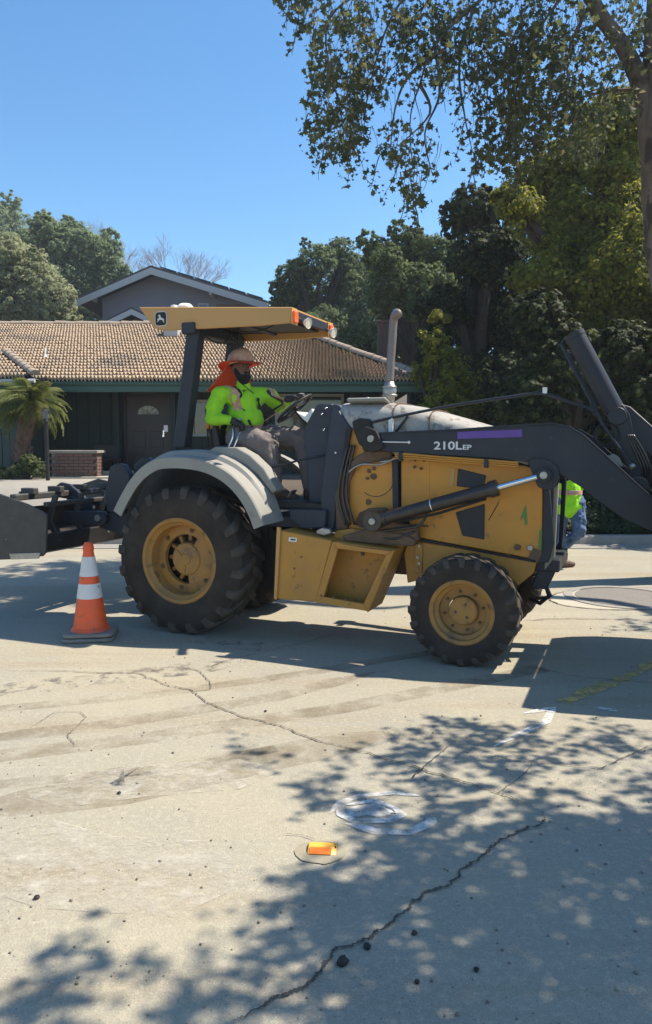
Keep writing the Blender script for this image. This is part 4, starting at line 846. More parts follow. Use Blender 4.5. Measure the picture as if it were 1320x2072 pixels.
def lettering(txt, px, py, hpx, parent, yoff, sx=1.25, bold=.0012):
    cu = bpy.data.curves.new('t', 'FONT'); cu.body = txt; cu.size = 1; cu.offset = bold * 18; cu.extrude = .0; ob = bpy.data.objects.new('t', cu); col.objects.link(ob)
    me = bpy.data.meshes.new_from_object(ob); bpy.data.objects.remove(ob); x0_, z0_ = L(px, py, yoff); h = (L(px, py - hpx, yoff)[1] - z0_) / .70
    for v in me.vertices: v.co = Vector((x0_ + v.co.x * h * sx, yoff - .0015, z0_ + v.co.y * h))
    me.materials.clear(); me.name = 'lettering'; return tag(link('lettering', me, M['letter'], parent))
lettering('210L', 878, 909, 15.5, loader, AN, 1.32); lettering('EP', 936, 909.5, 9.5, loader, AN, 1.35)
for q, sc2 in (((752, 1052), 34), ((690, 1015), 16), ((735, 925), 20), ((1085, 1125), 14), ((812, 1082), 26)):
    b = B(); p = L(*q, YP - .016); b.prism([(p[0] + sc2 * .0042 * math.cos(t) * random.uniform(.7, 1.2), p[1] + sc2 * .0032 * math.sin(t) * random.uniform(.6, 1.3)) for t in np.linspace(0, 6.28, 15)[:-1]], YP - .0165, YP - .0135); b.build('grease_patch', M['rust'], loader)
b = B()
for j in range(3): b.tube(smooth_path([Vector(L3(704 + j * 7, 900, .33)), Vector(L3(690 + j * 7, 960, .30 + j * .01)), Vector(L3(686 + j * 8, 1010, .31)), Vector(L3(700 + j * 9, 1062, .32))]), .011, 7)
b.build('hydraulic_hose', M['oily'], loader)
b = B(); b.tube(smooth_path([Vector(L3(770, 1075, .24)), Vector(L3(810, 1070, .22)), Vector(L3(850, 1062, .20)), Vector(L3(868, 1030, .18))]), .012, 7); b.tube(smooth_path([Vector(L3(760, 1085, .24)), Vector(L3(800, 1090, .22)), Vector(L3(840, 1075, .24))]), .010, 7); b.build('hydraulic_hose', M['oily'], loader)
# upper linkage: bell crank, bucket cylinder, hand rail tubes
for y0, sg in ((.42, 1), (mir(.50), 1)):
    pv = L(1250, 842, .42); lw = L(1292, 968, .42); k = empty('bucket_linkage'); k.parent = loader
    b = B(); top_ = L(1160, 673, .42); s0 = Vector((top_[0], y0 + .04, top_[1])); s1 = Vector((pv[0], y0 + .04, pv[1])); b.cyl(s0, s0.lerp(s1, .93), .072, 22); b.cyl(s0.lerp(s1, .0), s0.lerp(s1, .06), .076, 22); b.build('bucket_cylinder', M['char'], k, bevel=.004)
    d_ = (s1 - s0).normalized(); off_ = Vector((-.095, 0, -.055))
    b = B(); b.tube([s0 + off_ * .5, s0 + off_ + d_ * .02, s0 + off_ + d_ * .5, s1 + off_ * 1.2 - d_ * .1, s1 + off_ * .9], .014, 8); b.build('cylinder_tube', M['char'], k)
    b = B(); P4 = [L(1228, 838, .42), L(1240, 815, .42), L(1262, 818, .42), L(1275, 838, .42), L(1290, 900, .42), L(1312, 975, .42), L(1285, 985, .42), L(1262, 930, .42)]; b.prism(P4, y0 - .005, y0 + .02); b.prism(P4, y0 + .06, y0 + .085); b.build('bell_crank', M['char'], k, bevel=.005)
    b = B(); b.cyl((pv[0], y0 - .03, pv[1]), (pv[0], y0 + .11, pv[1]), .066, 24); b.build('crank_pin', M['char'], k, bevel=.006)
    b = B(); b.prism([L(1250, 815, .42), L(1276, 822, .42), L(1420, 950, .42), L(1410, 990, .42), L(1262, 880, .42)], y0 + .025, y0 + .055); b.build('push_link', M['char'], k, bevel=.005)
    b = B()
    for j in range(4): b.tube(smooth_path([Vector(L3(1270 + j * 4, 880, y0 - .02 - .01 * j)), Vector(L3(1286 + j * 6, 915, y0 - .03)), Vector(L3(1300 + j * 6, 950, y0 - .02)), Vector(L3(1304 + j * 5, 985, y0))]), .009, 6)
    b.build('hydraulic_hose', M['oily'], k)
    b = B(); cc = Vector(L3(1228, 880, y0 - .02)); b.torus(cc, .085, .007, Matrix.Rotation(R(80), 3, 'X')); b.build('hose_loop', M['black'], k)
for yy_ in (.36,):
    b = B(); b.tube(smooth_path([Vector(L3(748, 858, yy_)), Vector(L3(770, 850, yy_)), Vector(L3(920, 820, yy_)), Vector(L3(1060, 799, yy_)), Vector(L3(1100, 796, yy_)), Vector(L3(1150, 813, yy_)), Vector(L3(1203, 832, yy_)), Vector(L3(1222, 862, yy_)), Vector(L3(1280, 943, yy_))], 4), .011, 8); rl = b.build('level_rod', M['char'], loader)
    b = B(); b.ball(L3(1280, 943, yy_), .022); b.build('rod_end', M['steel'], rl)
    b = B(); b.box(L3(1103, 790, yy_), (.03, .02, .045)); b.build('rod_flag', M['white'], rl)
    b = B(); b.tube([L3(826, 842, yy_), L3(800, 875, yy_)], .011, 8); b.build('rod_strut', M['char'], rl)
P_('rod_bracket', [(786, 850), (794, 846), (796, 880), (786, 880)], .34, .37, M['white'], .003)
P_('torque_tube_cap', [(1226, 938), (1230, 922), (1242, 918), (1254, 925), (1262, 945)], .36, .44, M['fender'], .006)
b = B(); p = L(1262, 985, .4); b.cyl((p[0] + .1, AN + .08, p[1]), (p[0] + .1, mir(AN + .08), p[1]), .075, 20); b.build('torque_tube', M['char'], loader)
# ---- bucket in front, just beyond the frame; it throws the broad shade on the road
bk = empty('bucket'); bk.parent = loader
BP = [(3.80, 1.50), (3.765, 1.15), (3.82, .90), (3.98, .74), (4.20, .68), (4.72, .92), (4.71, .95), (4.20, .72), (4.0, .775), (3.86, .92), (3.81, 1.15), (3.84, 1.49)]
b = B(); b.prism(BP, -.12, 1.66); b.build('bucket_shell', M['char'], bk, bevel=.004)
for y0 in (-.14, 1.662):
    b = B(); b.prism([(3.80, 1.50), (3.765, 1.15), (3.82, .90), (3.98, .74), (4.20, .68), (4.72, .92), (4.40, 1.30), (4.05, 1.52)], y0, y0 + .018); b.build('bucket_side', M['char'], bk, bevel=.003)
b = B(); b.box((4.74, MID, .94), (.12, 1.82, .02), Matrix.Rotation(R(-22), 3, 'Y')); b.build('cutting_edge', M['steel'], bk, bevel=.003)
# ---- box blade behind
bx_ = empty('box_blade'); bx_.parent = loader
BN, BF = -.14, 1.70
def S3(px, y): return L(px[0], px[1], y)
EP = [(-60, 985), (0, 1000), (50, 1018), (85, 1035), (94, 1042), (94, 1060), (92, 1118), (85, 1126), (30, 1122), (20, 1132), (-60, 1135), (-130, 1100), (-130, 1010)]
pe = Ls(EP, BN)
for y0, y1 in ((BN, BN + .025), (BF - .025, BF)):
    b = B(); b.prism(pe, y0, y1); b.build('end_plate', M['darkdeck'], bx_, bevel=.004)
b = B(); p = Ls([(20, 1120), (84, 1118), (80, 1130), (24, 1132)], BN); b.prism(p, BN - .012, BN - .001); b.build('skid_shoe', M['steel'], bx_, bevel=.003)
xr_ = pe[4][0]; zb_ = pe[8][1]
mb = []
for k in range(9): t = k / 8; mb.append((xr_ - .33 - .16 * math.sin(t * math.pi), zb_ + .02 + .42 * t))
mo = mb + [(x - .02, z) for x, z in mb[::-1]]
b = B(); b.prism(mo, BN + .027, BF - .027); b.build('moldboard', M['black'], bx_)
b = B(); b.box((xr_ - .30, MID, zb_ + .005), (.10, BF - BN - .06, .03)); b.build('cutting_edge', M['steel'], bx_, bevel=.003)
b = B(); b.box((xr_ - .10, (BN + BF) / 2, zb_ + .115), (.06, BF - BN - .06, .16)); b.build('front_cross_bar', M['black'], bx_, bevel=.006)
zt = L(100, 992, .9)[1]
b = B(); b.box((xr_ - .42, MID, zt), (.08, BF - BN - .06, .06)); b.box((xr_ - .10, MID, zt - .06), (.05, BF - BN - .2, .045)); b.build('ripper_bar', M['darkdeck'], bx_, bevel=.008)
for k in range(5):
    yy_ = BN + .22 + k * .35; b = B(); b.prism([(xr_ - .13, zt + .02), (xr_ - .07, zt + .02), (xr_ - .16, zb_ + .30), (xr_ - .06, zb_ + .12), (xr_ - .10, zb_ + .10), (xr_ - .22, zb_ + .30)], yy_, yy_ + .03); b.build('ripper_shank', M['darkdeck'], bx_, bevel=.003)
    b = B(); b.box((xr_ - .42, yy_ + .015, zt + .05), (.16, .07, .06)); b.build('shank_clamp', M['darkdeck'], bx_, bevel=.006)
# lift arms and hitch
for y0 in (.40, mir(.46)):
    hx = L(200, 1048, .4); b = B(); b.prism([(xr_ + .0 - .30, hx[1] - .065), (hx[0] - .02, hx[1] - .075), (hx[0] + .06, hx[1] - .06), (hx[0] + .09, hx[1]), (hx[0] + .05, hx[1] + .06), (hx[0] - .04, hx[1] + .065), (xr_ - .30, hx[1] + .05)], y0, y0 + .06); b.build('draft_arm', M['char'], bx_, bevel=.006)
    b = B(); b.cyl((hx[0], y0 - .03, hx[1]), (hx[0], y0 + .09, hx[1]), .032); b.build('arm_pin', M['steel'], bx_, bevel=.003)
    b = B(); b.prism([(hx[0] - .06, hx[1] - .10), (hx[0] + .42, hx[1] - .22), (hx[0] + .55, hx[1] - .02), (hx[0] + .12, hx[1] + .09)], y0 + .065, y0 + .10); b.build('hitch_bracket', M['char'], bx_, bevel=.006)
b = B(); b.prism(Ls([(110, 985), (122, 976), (140, 980), (186, 1020), (190, 1032), (178, 1036), (150, 1010), (112, 1002)], .6), .6, .64); b.build('brace_plate', M['char'], bx_, bevel=.005)
b = B(); b.tube([L3(40, 998, .55), L3(100, 1000, .6), L3(155, 1008, .6)], .02, 8); b.tube([L3(155, 1030, .62), L3(190, 1032, .62)], .02, 8); b.build('top_link', M['char'], bx_)
P_('hitch_tower', [(217, 1035), (212, 1000), (222, 945), (235, 938), (248, 940), (262, 962), (258, 1010), (250, 1040)], .42, .50, M['char'], .006)
b = B(); b.prism(Ls([(238, 944), (255, 928), (268, 926), (284, 940), (275, 975), (255, 990)], .46), .70, .76); b.build('hitch_link', M['char'], loader, bevel=.006)
b = B(); b.tube([L3(205, 1030, .7), L3(222, 990, .7), L3(240, 960, .7)], .028, 8); b.build('lift_rod', M['steel'], loader)
P_('chassis_side', [(245, 1035), (300, 990), (420, 990), (520, 1030), (560, 1080), (560, 1190), (420, 1190), (260, 1120)], .50, .52, M['black'], .004)

# ------------------------------------------------------------ traffic cone and road marker
cb_ = G(184, 1289); cone = empty('traffic_cone', cb_, R(8), label='orange traffic cone with two scuffed white collars on a doubled rubber base', cat='traffic cone')
sc_ = cb_.y / FPX; H_ = (1284 - 1088) * sc_ * 1.0
b = B()
for zz in (.0, .038):
    pts = rrect(0 + (.006 if zz else 0), 0, .425 - zz * .3, .425 - zz * .3, .06); b.prism(pts, zz + .003, zz + .034, axis='z')
b.build('base', M['conebase'], cone, bevel=.008)
def cr(z): f = (z - .07) / (H_ - .07); return .148 * (1 - f) + .032 * f + (.006 if f < .03 else 0)
def zp(py): return (1284 - py) * sc_
bend = .0
def cprof(z0_, z1_, add=0, n=6): return [(cr(z) + add, z) for z in np.linspace(z0_, z1_, n)]
b = B(); b.lathe([(.165, .072), (.16, .080), (cr(.09) + .002, .09)] + cprof(.10, zp(1091), 0, 10) + [(cr(zp(1090)) - .004, zp(1087)), (.02, zp(1087)), (.018, zp(1092))], 40, axis='z'); b.build('cone_body', M['cone'], cone)
for a_, c_ in ((1116, 1155), (1171, 1200)):
    b = B(); z0_, z1_ = zp(c_), zp(a_); b.lathe([(cr(z0_) + .001, z0_ - .002)] + cprof(z0_, z1_, .0035) + [(cr(z1_) + .001, z1_ + .002)], 40, axis='z'); b.build('reflective_collar', M['collar'], cone)
b = B(); b.lathe([(cr(zp(1104)) + .002, zp(1104)), (cr(zp(1098)) + .008, zp(1101)), (cr(zp(1096)) + .007, zp(1093)), (cr(zp(1092)) + .002, zp(1090))], 30, axis='z'); b.build('grip_ring', M['cone'], cone)
mk_ = G(653, 1720); rm = empty('road_marker', mk_, R(-4), label='small amber raised road marker with an orange reflector near the white paint rings', cat='road marker')
b = B(); wx, wy, wh = .118, .095, .022
b.sections([[(-wx / 2, -wy / 2, .004), (-wx / 2, wy / 2, .004), (-wx / 2 + .002, wy / 2 - .030, wh), (-wx / 2 + .002, -wy / 2 + .030, wh)], [(wx / 2, -wy / 2, .004), (wx / 2, wy / 2, .004), (wx / 2 - .016, wy / 2 - .030, wh), (wx / 2 - .016, -wy / 2 + .030, wh)]]); b.build('marker_body', M['mark'], rm, bevel=.003)
b = B(); b.box((-.006, -.034, .0155), (.088, .030, .0015), Matrix.Rotation(R(31), 3, 'X')); b.build('reflector', M['markr'], rm)
b = B(); b.cyl((wx / 2 - .012, 0, .012), (wx / 2 - .004, 0, .014), .004, 8); b.build('dimple', M['black'], rm)
pts = [(mk_.x + .105 * math.cos(t) * (1 + .12 * noise.noise((math.cos(t) * 2, math.sin(t) * 2, 4))) - .01, mk_.y + .085 * math.sin(t) * (1 + .15 * noise.noise((math.cos(t) * 2, math.sin(t) * 2, 7))) - .02) for t in np.linspace(0, 6.28, 28)[:-1]]
sheet('marker_adhesive', pts, .0042, mat('bitumen pad', (.25, .22, .155), .9, c2=(.29, .255, .185), scale=12), kind='structure')
# ============================================================ PEOPLE
def person_head(name_parent, c, fwd, s, off, hat=None, beard=True):
    """head parts in the frame of 'fwd' (unit vector the face looks along); returns capsule parts for the continuous body"""
    f = Vector(fwd).normalized(); up = Vector((0, 0, 1)); sd = f.cross(up).normalized(); up = sd.cross(f); Rm = Matrix((sd, f, up)).transposed()
    W_ = lambda x, y, z: Vector(c) + Rm @ (Vector((x, y, z)) * s)
    parts = [('e', W_(0, 0, .02), (.078 * s, .098 * s, .105 * s), Rm), ('e', W_(0, .030, -.05), (.060 * s, .066 * s, .062 * s), Rm), ('c', W_(0, .095, .015), .010 * s, W_(0, .112, -.016), .016 * s),
             ('e', W_(.080, -.005, -.005), (.012 * s, .020 * s, .032 * s), Rm), ('e', W_(-.080, -.005, -.005), (.012 * s, .020 * s, .032 * s), Rm), ('e', W_(0, .082, .032), (.055 * s, .020 * s, .012 * s), Rm), ('c', W_(-.03, .085, -.045), .010 * s, W_(.03, .085, -.045), .010 * s), ('c', W_(.04, .07, -.005), .018 * s, W_(-.04, .07, -.005), .018 * s)]
    return parts, W_, Rm
def hand(wrist, fdir, palm_n, s, curl=.5, side=1):
    """palm, four unequal fingers bent towards the palm and a thumb from the side of the palm"""
    f = Vector(fdir).normalized(); n = Vector(palm_n).normalized(); n = (n - f * n.dot(f)).normalized(); w_ = f.cross(n) * side; p0 = Vector(wrist); out = []; pc_ = p0 + f * .05 * s
    for k in (-1, -.33, .33, 1): out.append(('c', p0 + w_ * .018 * k * s, .017 * s, p0 + f * .085 * s + w_ * .030 * k * s, .014 * s))
    for k, ln in ((-1, .070), (-.33, .085), (.33, .090), (1, .078)):
        b0 = p0 + f * .088 * s + w_ * .030 * k * s; d = f.copy(); q = b0
        for j, (fl, r0, r1) in enumerate(((.45, .0105, .0098), (.32, .0098, .009), (.23, .009, .0075))):
            a = curl * (.6, 1.1, 1.0)[j]; ax = w_ * side; d = (Matrix.Rotation(a, 3, d.cross(n)) @ d).normalized() if True else d; e = q + d * ln * fl * s; out.append(('c', q, r0 * s, e, r1 * s)); q = e
    t0 = p0 + f * .03 * s + w_ * .03 * s; t1 = t0 + (f * .5 + w_ * .8 + n * .2).normalized() * .04 * s; t2 = t1 + (f * .85 + n * .5 + w_ * .05).normalized() * .035 * s
    out += [('c', t0, .015 * s, t1, .012 * s), ('c', t1, .012 * s, t2, .009 * s)]; return out
# ---- operator, seated, in machine coordinates
OY = MID; k = .93; opo = Vector((.05, OY, 1.62)); op = empty('person', LO + Matrix.Rotation(-HEAD, 3, 'Z') @ opo, -HEAD, label='bearded loader operator in lime shirt and orange wide brimmed hat, hands on lever and wheel', cat='person')
def q3(px, py, y): return Vector(L3(px, py, y))
hip = q3(492, 878, OY); shR, shL = q3(447, 797, OY - .19), q3(543, 800, OY + .19); shR.x += .0
chest = (shR + shL) / 2; chest.z -= .06; chest.x = (shR.x + shL.x) / 2; neck = q3(492, 778, OY); headc = q3(487, 747, OY)
elR, haR = q3(428, 848, .50), q3(474, 851, .50); elL, haL = q3(565, 820, OY + .26), q3(592, 806, OY + .19)
hR, hL = hip + Vector((0.02, -.10, -.03)), hip + Vector((.02, .10, -.03))
knR, anR = q3(540, 900, OY - .20), q3(556, 985, OY - .20); knL, anL = q3(614, 888, OY + .12), q3(630, 985, OY + .02); toL = q3(652, 1012, OY - .05); toR = q3(598, 1015, OY - .15)
face = Vector((.93, -.52, .0)); hp, HW, HR = person_head(op, headc, face, .98, opo)
# (camera stands right of the machine's heading, so the face turns a little towards the camera)
body = [('c', hip, .115, chest, .125), ('c', neck + Vector((-.01, 0, -.06)), .055, headc + Vector((0, 0, -.05)), .052), ('c', shR, .055, elR, .045), ('c', elR, .043, haR, .028), ('c', shL, .055, elL, .045), ('c', elL, .043, haL, .028),
        ('c', hR, .085, knR, .06), ('c', knR, .058, anR, .038), ('c', hL, .085, knL, .06), ('c', knL, .058, anL, .038), ('c', shR, .06, shL, .06)] + hp
organic('body', M['skin'], op, body, .009, opo, 3)
sp_ = hip.lerp(chest, .5)
shirt = [('c', hip + Vector((-.02, 0, .03)), .150, hip.lerp(chest, .45) + Vector((.03, -.01, 0)), .165), ('c', hip.lerp(chest, .4), .160, chest + Vector((0, 0, -.02)), .145), ('c', shR + Vector((0, .02, 0)), .075, shL + Vector((0, -.02, 0)), .075), ('c', shR.lerp(chest, .6), .10, shL.lerp(chest, .6), .10),
         ('c', shR, .080, shR.lerp(elR, .55) + Vector((-.01, -.01, 0)), .072), ('c', shR.lerp(elR, .5), .072, elR, .062), ('c', elR, .062, elR.lerp(haR, .78), .046), ('c', shL, .078, elL + Vector((0, 0, -.01)), .064), ('c', elL, .062, elL.lerp(haL, .75), .044), ('c', neck + Vector((0, 0, -.04)), .075, neck + Vector((.005, 0, -.005)), .068)]
sh_ = organic('shirt', M['lime'], op, shirt, .011, opo, 5, .035, .09)
def strip(name, pts, wd, m, parent, th=.008):
    b = B(); Q = smooth_path([Vector(p) for p in pts], 4); n = len(Q); secs = []
    for i, p in enumerate(Q):
        d = (Q[min(i + 1, n - 1)] - Q[max(i - 1, 0)]).normalized(); o_ = (p - (hip + chest) / 2); o_.z *= .2; o_ = (o_ - d * o_.dot(d)).normalized(); s = d.cross(o_).normalized() * wd / 2
        secs.append([p - s - o_ * th, p + s - o_ * th, p + s + o_ * th, p - s + o_ * th])
    b.sections(secs); o = b.build(name, m, parent, off=opo); sw_ = o.modifiers.new('s', 'SHRINKWRAP'); sw_.target = sh_; sw_.wrap_method = 'NEAREST_SURFACEPOINT'; sw_.wrap_mode = 'OUTSIDE_SURFACE'; sw_.offset = .005; return o
# vest shoulder bands, straps, sunglasses on the collar
cfR = chest + Vector((.09, -.10, -.02)); cfL = chest + Vector((.115, .07, -.02))
strip('vest_band', [shR + Vector((.01, .03, .075)), shR + Vector((.10, .045, .03)), shR + Vector((.135, .05, -.07)), shR + Vector((.15, .05, -.15))], .075, M['reflect'], op, .012)
strip('vest_band', [shL + Vector((.01, -.05, .075)), shL + Vector((.08, -.055, .04)), shL + Vector((.15, -.055, -.05)), shL + Vector((.17, -.06, -.16)), shL + Vector((.15, -.04, -.25))], .075, M['reflect'], op, .012)
strip('vest_seam', [shR + Vector((.05, .085, .07)), shR + Vector((.14, .095, -.02)), shR + Vector((.17, .10, -.14)), hip + Vector((.16, -.10, .04))], .014, M['black'], op, .010)
strip('harness_strap', [shL + Vector((.05, -.10, .05)), shL + Vector((.15, -.07, -.09)), hip.lerp(chest, .35) + Vector((.155, .10, .0)), hip + Vector((.12, .15, .02))], .022, M['black'], op, .012)
strip('waist_band', [hip + Vector((.06, -.16, .05)), hip + Vector((.155, -.08, .06)), hip + Vector((.165, .03, .07)), hip + Vector((.12, .14, .06))], .05, M['reflect'], op, .008)
pp_ = chest + Vector((.155, -.03, .0)); b = B(); b.ball(pp_ + Vector((0, 0, .01)), .024, (.5, 1, .8)); b.ball(pp_ + Vector((.005, .012, -.055)), .026, (.5, .8, 1.1)); b.tube([pp_ + Vector((0, 0, .02)), pp_ + Vector((.0, .02, -.05))], .008, 6); b.build('sunglasses', M['black'], op, off=opo)
b = B(); q = hip.lerp(chest, .5) + Vector((.155, .12, -.02)); b.box(q, (.05, .06, .11)); b.tube([q, q + Vector((0, -.02, .12))], .008, 5); b.build('radio', M['black'], op, off=opo, bevel=.01)
# trousers
tr_ = [('c', hR, .135, hL, .135), ('c', hR, .130, knR + Vector((-.02, 0, .0)), .112), ('c', knR, .110, knR.lerp(anR, .6), .088), ('c', knR.lerp(anR, .5), .090, anR, .076), ('c', hL, .130, knL + Vector((-.02, 0, 0)), .104), ('c', knL, .102, knL.lerp(anL, .6), .082), ('c', knL.lerp(anL, .5), .084, anL, .070)]
organic('trousers', M['khaki'], op, tr_, .012, opo, 4, .045, .07)
for a_, t_ in ((anR, toR), (anL, toL)):
    d = (t_ - a_); h_ = a_ + Vector((-.03, 0, -.09)); organic('boot', M['boot'], op, [('c', a_ + Vector((0, 0, .04)), .05, h_ + Vector((0, 0, .03)), .050), ('c', h_, .042, Vector((t_.x, t_.y, h_.z - .005)), .036), ('c', h_ + Vector((.05, 0, .03)), .045, Vector((t_.x - .03, t_.y, h_.z + .01)), .036)], .010, opo, 4)
hr = hand(haR - Vector((.03, 0, 0)), (.85, .25, -.25), (.0, .35, -1), 1.0, .85, 1); organic('glove', M['glove'], op, hr + [('c', haR - Vector((.07, .0, .0)), .034, haR, .030)], .006, opo, 2)
hl_ = hand(haL + Vector((.0, 0, .005)), (.92, .0, .25), (.35, .0, -1), 1.0, .75, -1); organic('glove', M['glove'], op, hl_ + [('c', haL - Vector((.05, 0, .01)), .036, haL, .030)], .006, opo, 2)
b = B()
for k_ in (-1, -.33, .33, 1): b.ball(haL + Vector((.095, .03 * k_, .040)), .012, (1.3, .75, .5)); b.ball(haR + Vector((.06, .012 + .026 * k_, .012)), .012, (1.3, .75, .5))
b.build('knuckle_pads', M['gloveg'], op, off=opo)
# beard, eyes, hat with brim and neck flap
organic('beard', M['hair'], op, [('e', HW(0, .046, -.082), (.062, .058, .052), HR), ('e', HW(0, .060, -.115), (.048, .045, .045), HR), ('c', HW(.066, .02, -.01), .020, HW(.055, .05, -.07), .026), ('c', HW(-.066, .02, -.01), .020, HW(-.055, .05, -.07), .026), ('c', HW(-.025, .10, -.036), .007, HW(.025, .10, -.036), .007)], .007, opo, 2, .008, .02)
b = B()
for s in (-1, 1): b.ball(HW(.030 * s, .086, .014), .0115)
b.build('eyes', M['khaki'], op, off=opo)  # eye whites darkened in colour for the shade under the brim
b = B()
for s in (-1, 1): b.ball(HW(.030 * s, .0905, .014), .0088)
b.build('pupils', M['black'], op, off=opo)
b = B(); HM = HR.to_4x4()
def hatpt(x, y, z): return HW(x, y, z)
ht = empty('hat'); ht.parent = op
rings = []
for r, z in ((.118, .040), (.125, .065), (.125, .10), (.112, .140), (.085, .168), (.045, .182), (.0, .186)):
    rings.append([hatpt(r * math.cos(t) * .92, r * math.sin(t) * 1.08 - .005, z + .02 * math.sin(t)) for t in np.linspace(0, 2 * math.pi, 33)[:-1]])
b.sections(rings, caps=False); b.build('hat_crown', M['hatcrown'], ht, off=opo)
b = B(); secs = []
for j, (r, z) in enumerate(((.108, .052), (.135, .050), (.175, .042), (.215, .028), (.217, .024), (.175, .036), (.135, .044), (.108, .046))):
    secs.append([hatpt(r * math.cos(t) * .95, r * math.sin(t) * 1.05 - .005, z + (r - .1) * (.35 * abs(math.cos(t)) ** 2 - .10) + .02 * math.sin(t)) for t in np.linspace(0, 2 * math.pi, 41)[:-1]])
b.sections(secs, caps=False); b.build('brim', M['hatorange'], ht, off=opo)
b = B(); ri = []
for j in range(7):
    v = j / 6; ring = []
    for k_ in range(15):
        t = math.pi * 1.09 + math.pi * .82 * (k_ / 14); x_, y_ = math.cos(t), math.sin(t)
        rr = .122 + .21 * v * (.3 + .7 * abs(y_)) + .012 * math.sin(k_ * 1.5) * v; ring.append(hatpt(rr * x_ * .95, rr * y_ * 1.15 - .01 - .06 * v * v, .045 - .24 * v * (.75 + .25 * abs(y_))))
    ri.append(ring)
b.sections(ri, close=False, caps=False); fl = b.build('neck_flap', M['hatorange'], ht, off=opo); so2 = fl.modifiers.new('s', 'SOLIDIFY'); so2.thickness = .004
b = B(); b.ball(hatpt(.035, .098, .095), .020, (1.3, .5, .8), rot=HR); b.build('hat_emblem', M['black'], ht, off=opo)
b = B(); b.tube([hatpt(.07, .0, -.01), hatpt(.06, .06, -.12), chest + Vector((.13, -.06, .06))], .004, 5); b.build('chin_cord', M['black'], ht, off=opo)

# ---- second worker, walking behind the loader
wb = G(1143, 1148); wk = empty('person', wb, R(0), label='worker in a lime vest and blue jeans walking behind the raised loader arm', cat='person')
s = .97; Z = Vector((0, 0, 1)); o0 = Vector((0, 0, 0))
hipw = Vector((.03, 0, .92)) * s; chw = Vector((.02, 0, 1.34)) * s; nkw = Vector((.02, 0, 1.50)) * s; hdw = Vector((.03, .02, 1.64)) * s
lL, kL, aL = hipw + Vector((-.09, 0, -.02)), Vector((-.075, .03, .50)), Vector((-.04, -.03, .10)); lR, kR, aR = hipw + Vector((.10, 0, -.02)), Vector((.155, -.10, .50)), Vector((.02, .26, .20))
hpw, HW2, HR2 = person_head(wk, hdw, (.3, .95, -.1), .98, o0)
sL, sR = chw + Vector((-.19, 0, .07)), chw + Vector((.19, 0, .07)); eL, eR = sL + Vector((-.05, .12, -.27)), sR + Vector((.05, .10, -.27)); wL, wR = eL + Vector((.05, .24, .02)), eR + Vector((-.05, .24, .0))
organic('body', M['skin'], wk, [('c', hipw, .13, chw, .13), ('c', chw, .08, nkw, .055), ('c', nkw, .052, hdw, .05), ('c', sL, .06, sR, .06), ('c', sL, .055, eL, .043), ('c', eL, .04, wL, .028), ('c', sR, .055, eR, .043), ('c', eR, .04, wR, .028), ('c', lL, .09, kL, .058), ('c', kL, .055, aL, .038), ('c', lR, .09, kR, .058), ('c', kR, .055, aR, .038)] + hpw + hand(wL, (.3, .9, 0), (0, 0, -1), 1, .5, 1) + hand(wR, (-.3, .9, 0), (0, 0, -1), 1, .5, -1), .011, o0, 3)
organic('vest', M['lime2'], wk, [('c', hipw + Vector((0, 0, -.06)), .165, hipw.lerp(chw, .5), .155), ('c', hipw + Vector((-.05, 0, -.07)), .15, hipw + Vector((.05, 0, -.07)), .15), ('c', hipw.lerp(chw, .4), .155, chw, .155), ('c', sL + Vector((.03, 0, 0)), .09, sR - Vector((.03, 0, 0)), .09), ('c', sL, .075, eL, .06), ('c', sR, .075, eR, .06), ('c', eL, .058, eL.lerp(wL, .8), .045), ('c', eR, .058, eR.lerp(wR, .8), .045)], .013, o0, 5, .03, .1)
b = B(); zz = 1.02; b.lathe([(.167, zz - .03), (.170, zz - .028), (.170, zz + .028), (.167, zz + .03)], 32, c=(.03, 0, 0), axis='z'); o = b.build('reflective_band', M['reflect'], wk); o.scale = (1.0, 1, 1)
organic('jeans', M['denim'], wk, [('c', lL, .125, lR, .125), ('c', lL, .115, kL, .082), ('c', kL, .080, aL + Vector((0, 0, .03)), .066), ('c', lR, .115, kR, .084), ('c', kR, .080, aR + Vector((0, -.02, .03)), .064)], .012, o0, 4, .05, .06)
organic('boot', M['boot'], wk, [('c', aL, .052, aL + Vector((.0, 0, -.045)), .052), ('c', aL + Vector((-.0, 0, -.055)), .042, aL + Vector((.16, .06, -.062)), .036), ('c', aL + Vector((.0, 0, -.04)), .045, aL + Vector((.10, .04, -.05)), .042)], .010, o0, 4)
organic('boot', M['boot'], wk, [('c', aR, .050, aR + Vector((.0, .0, -.03)), .050), ('c', aR + Vector((0, .03, -.04)), .042, aR + Vector((.06, .12, -.14)), .036)], .010, o0, 4)
b = B(); b.ball(hdw + Vector((0, 0, .045)), .125, (1, 1.1, .8)); b.cyl(hdw + Vector((0, 0, .045)), hdw + Vector((0, 0, .055)), .17, 24); b.build('hard_hat', M['white'], wk)
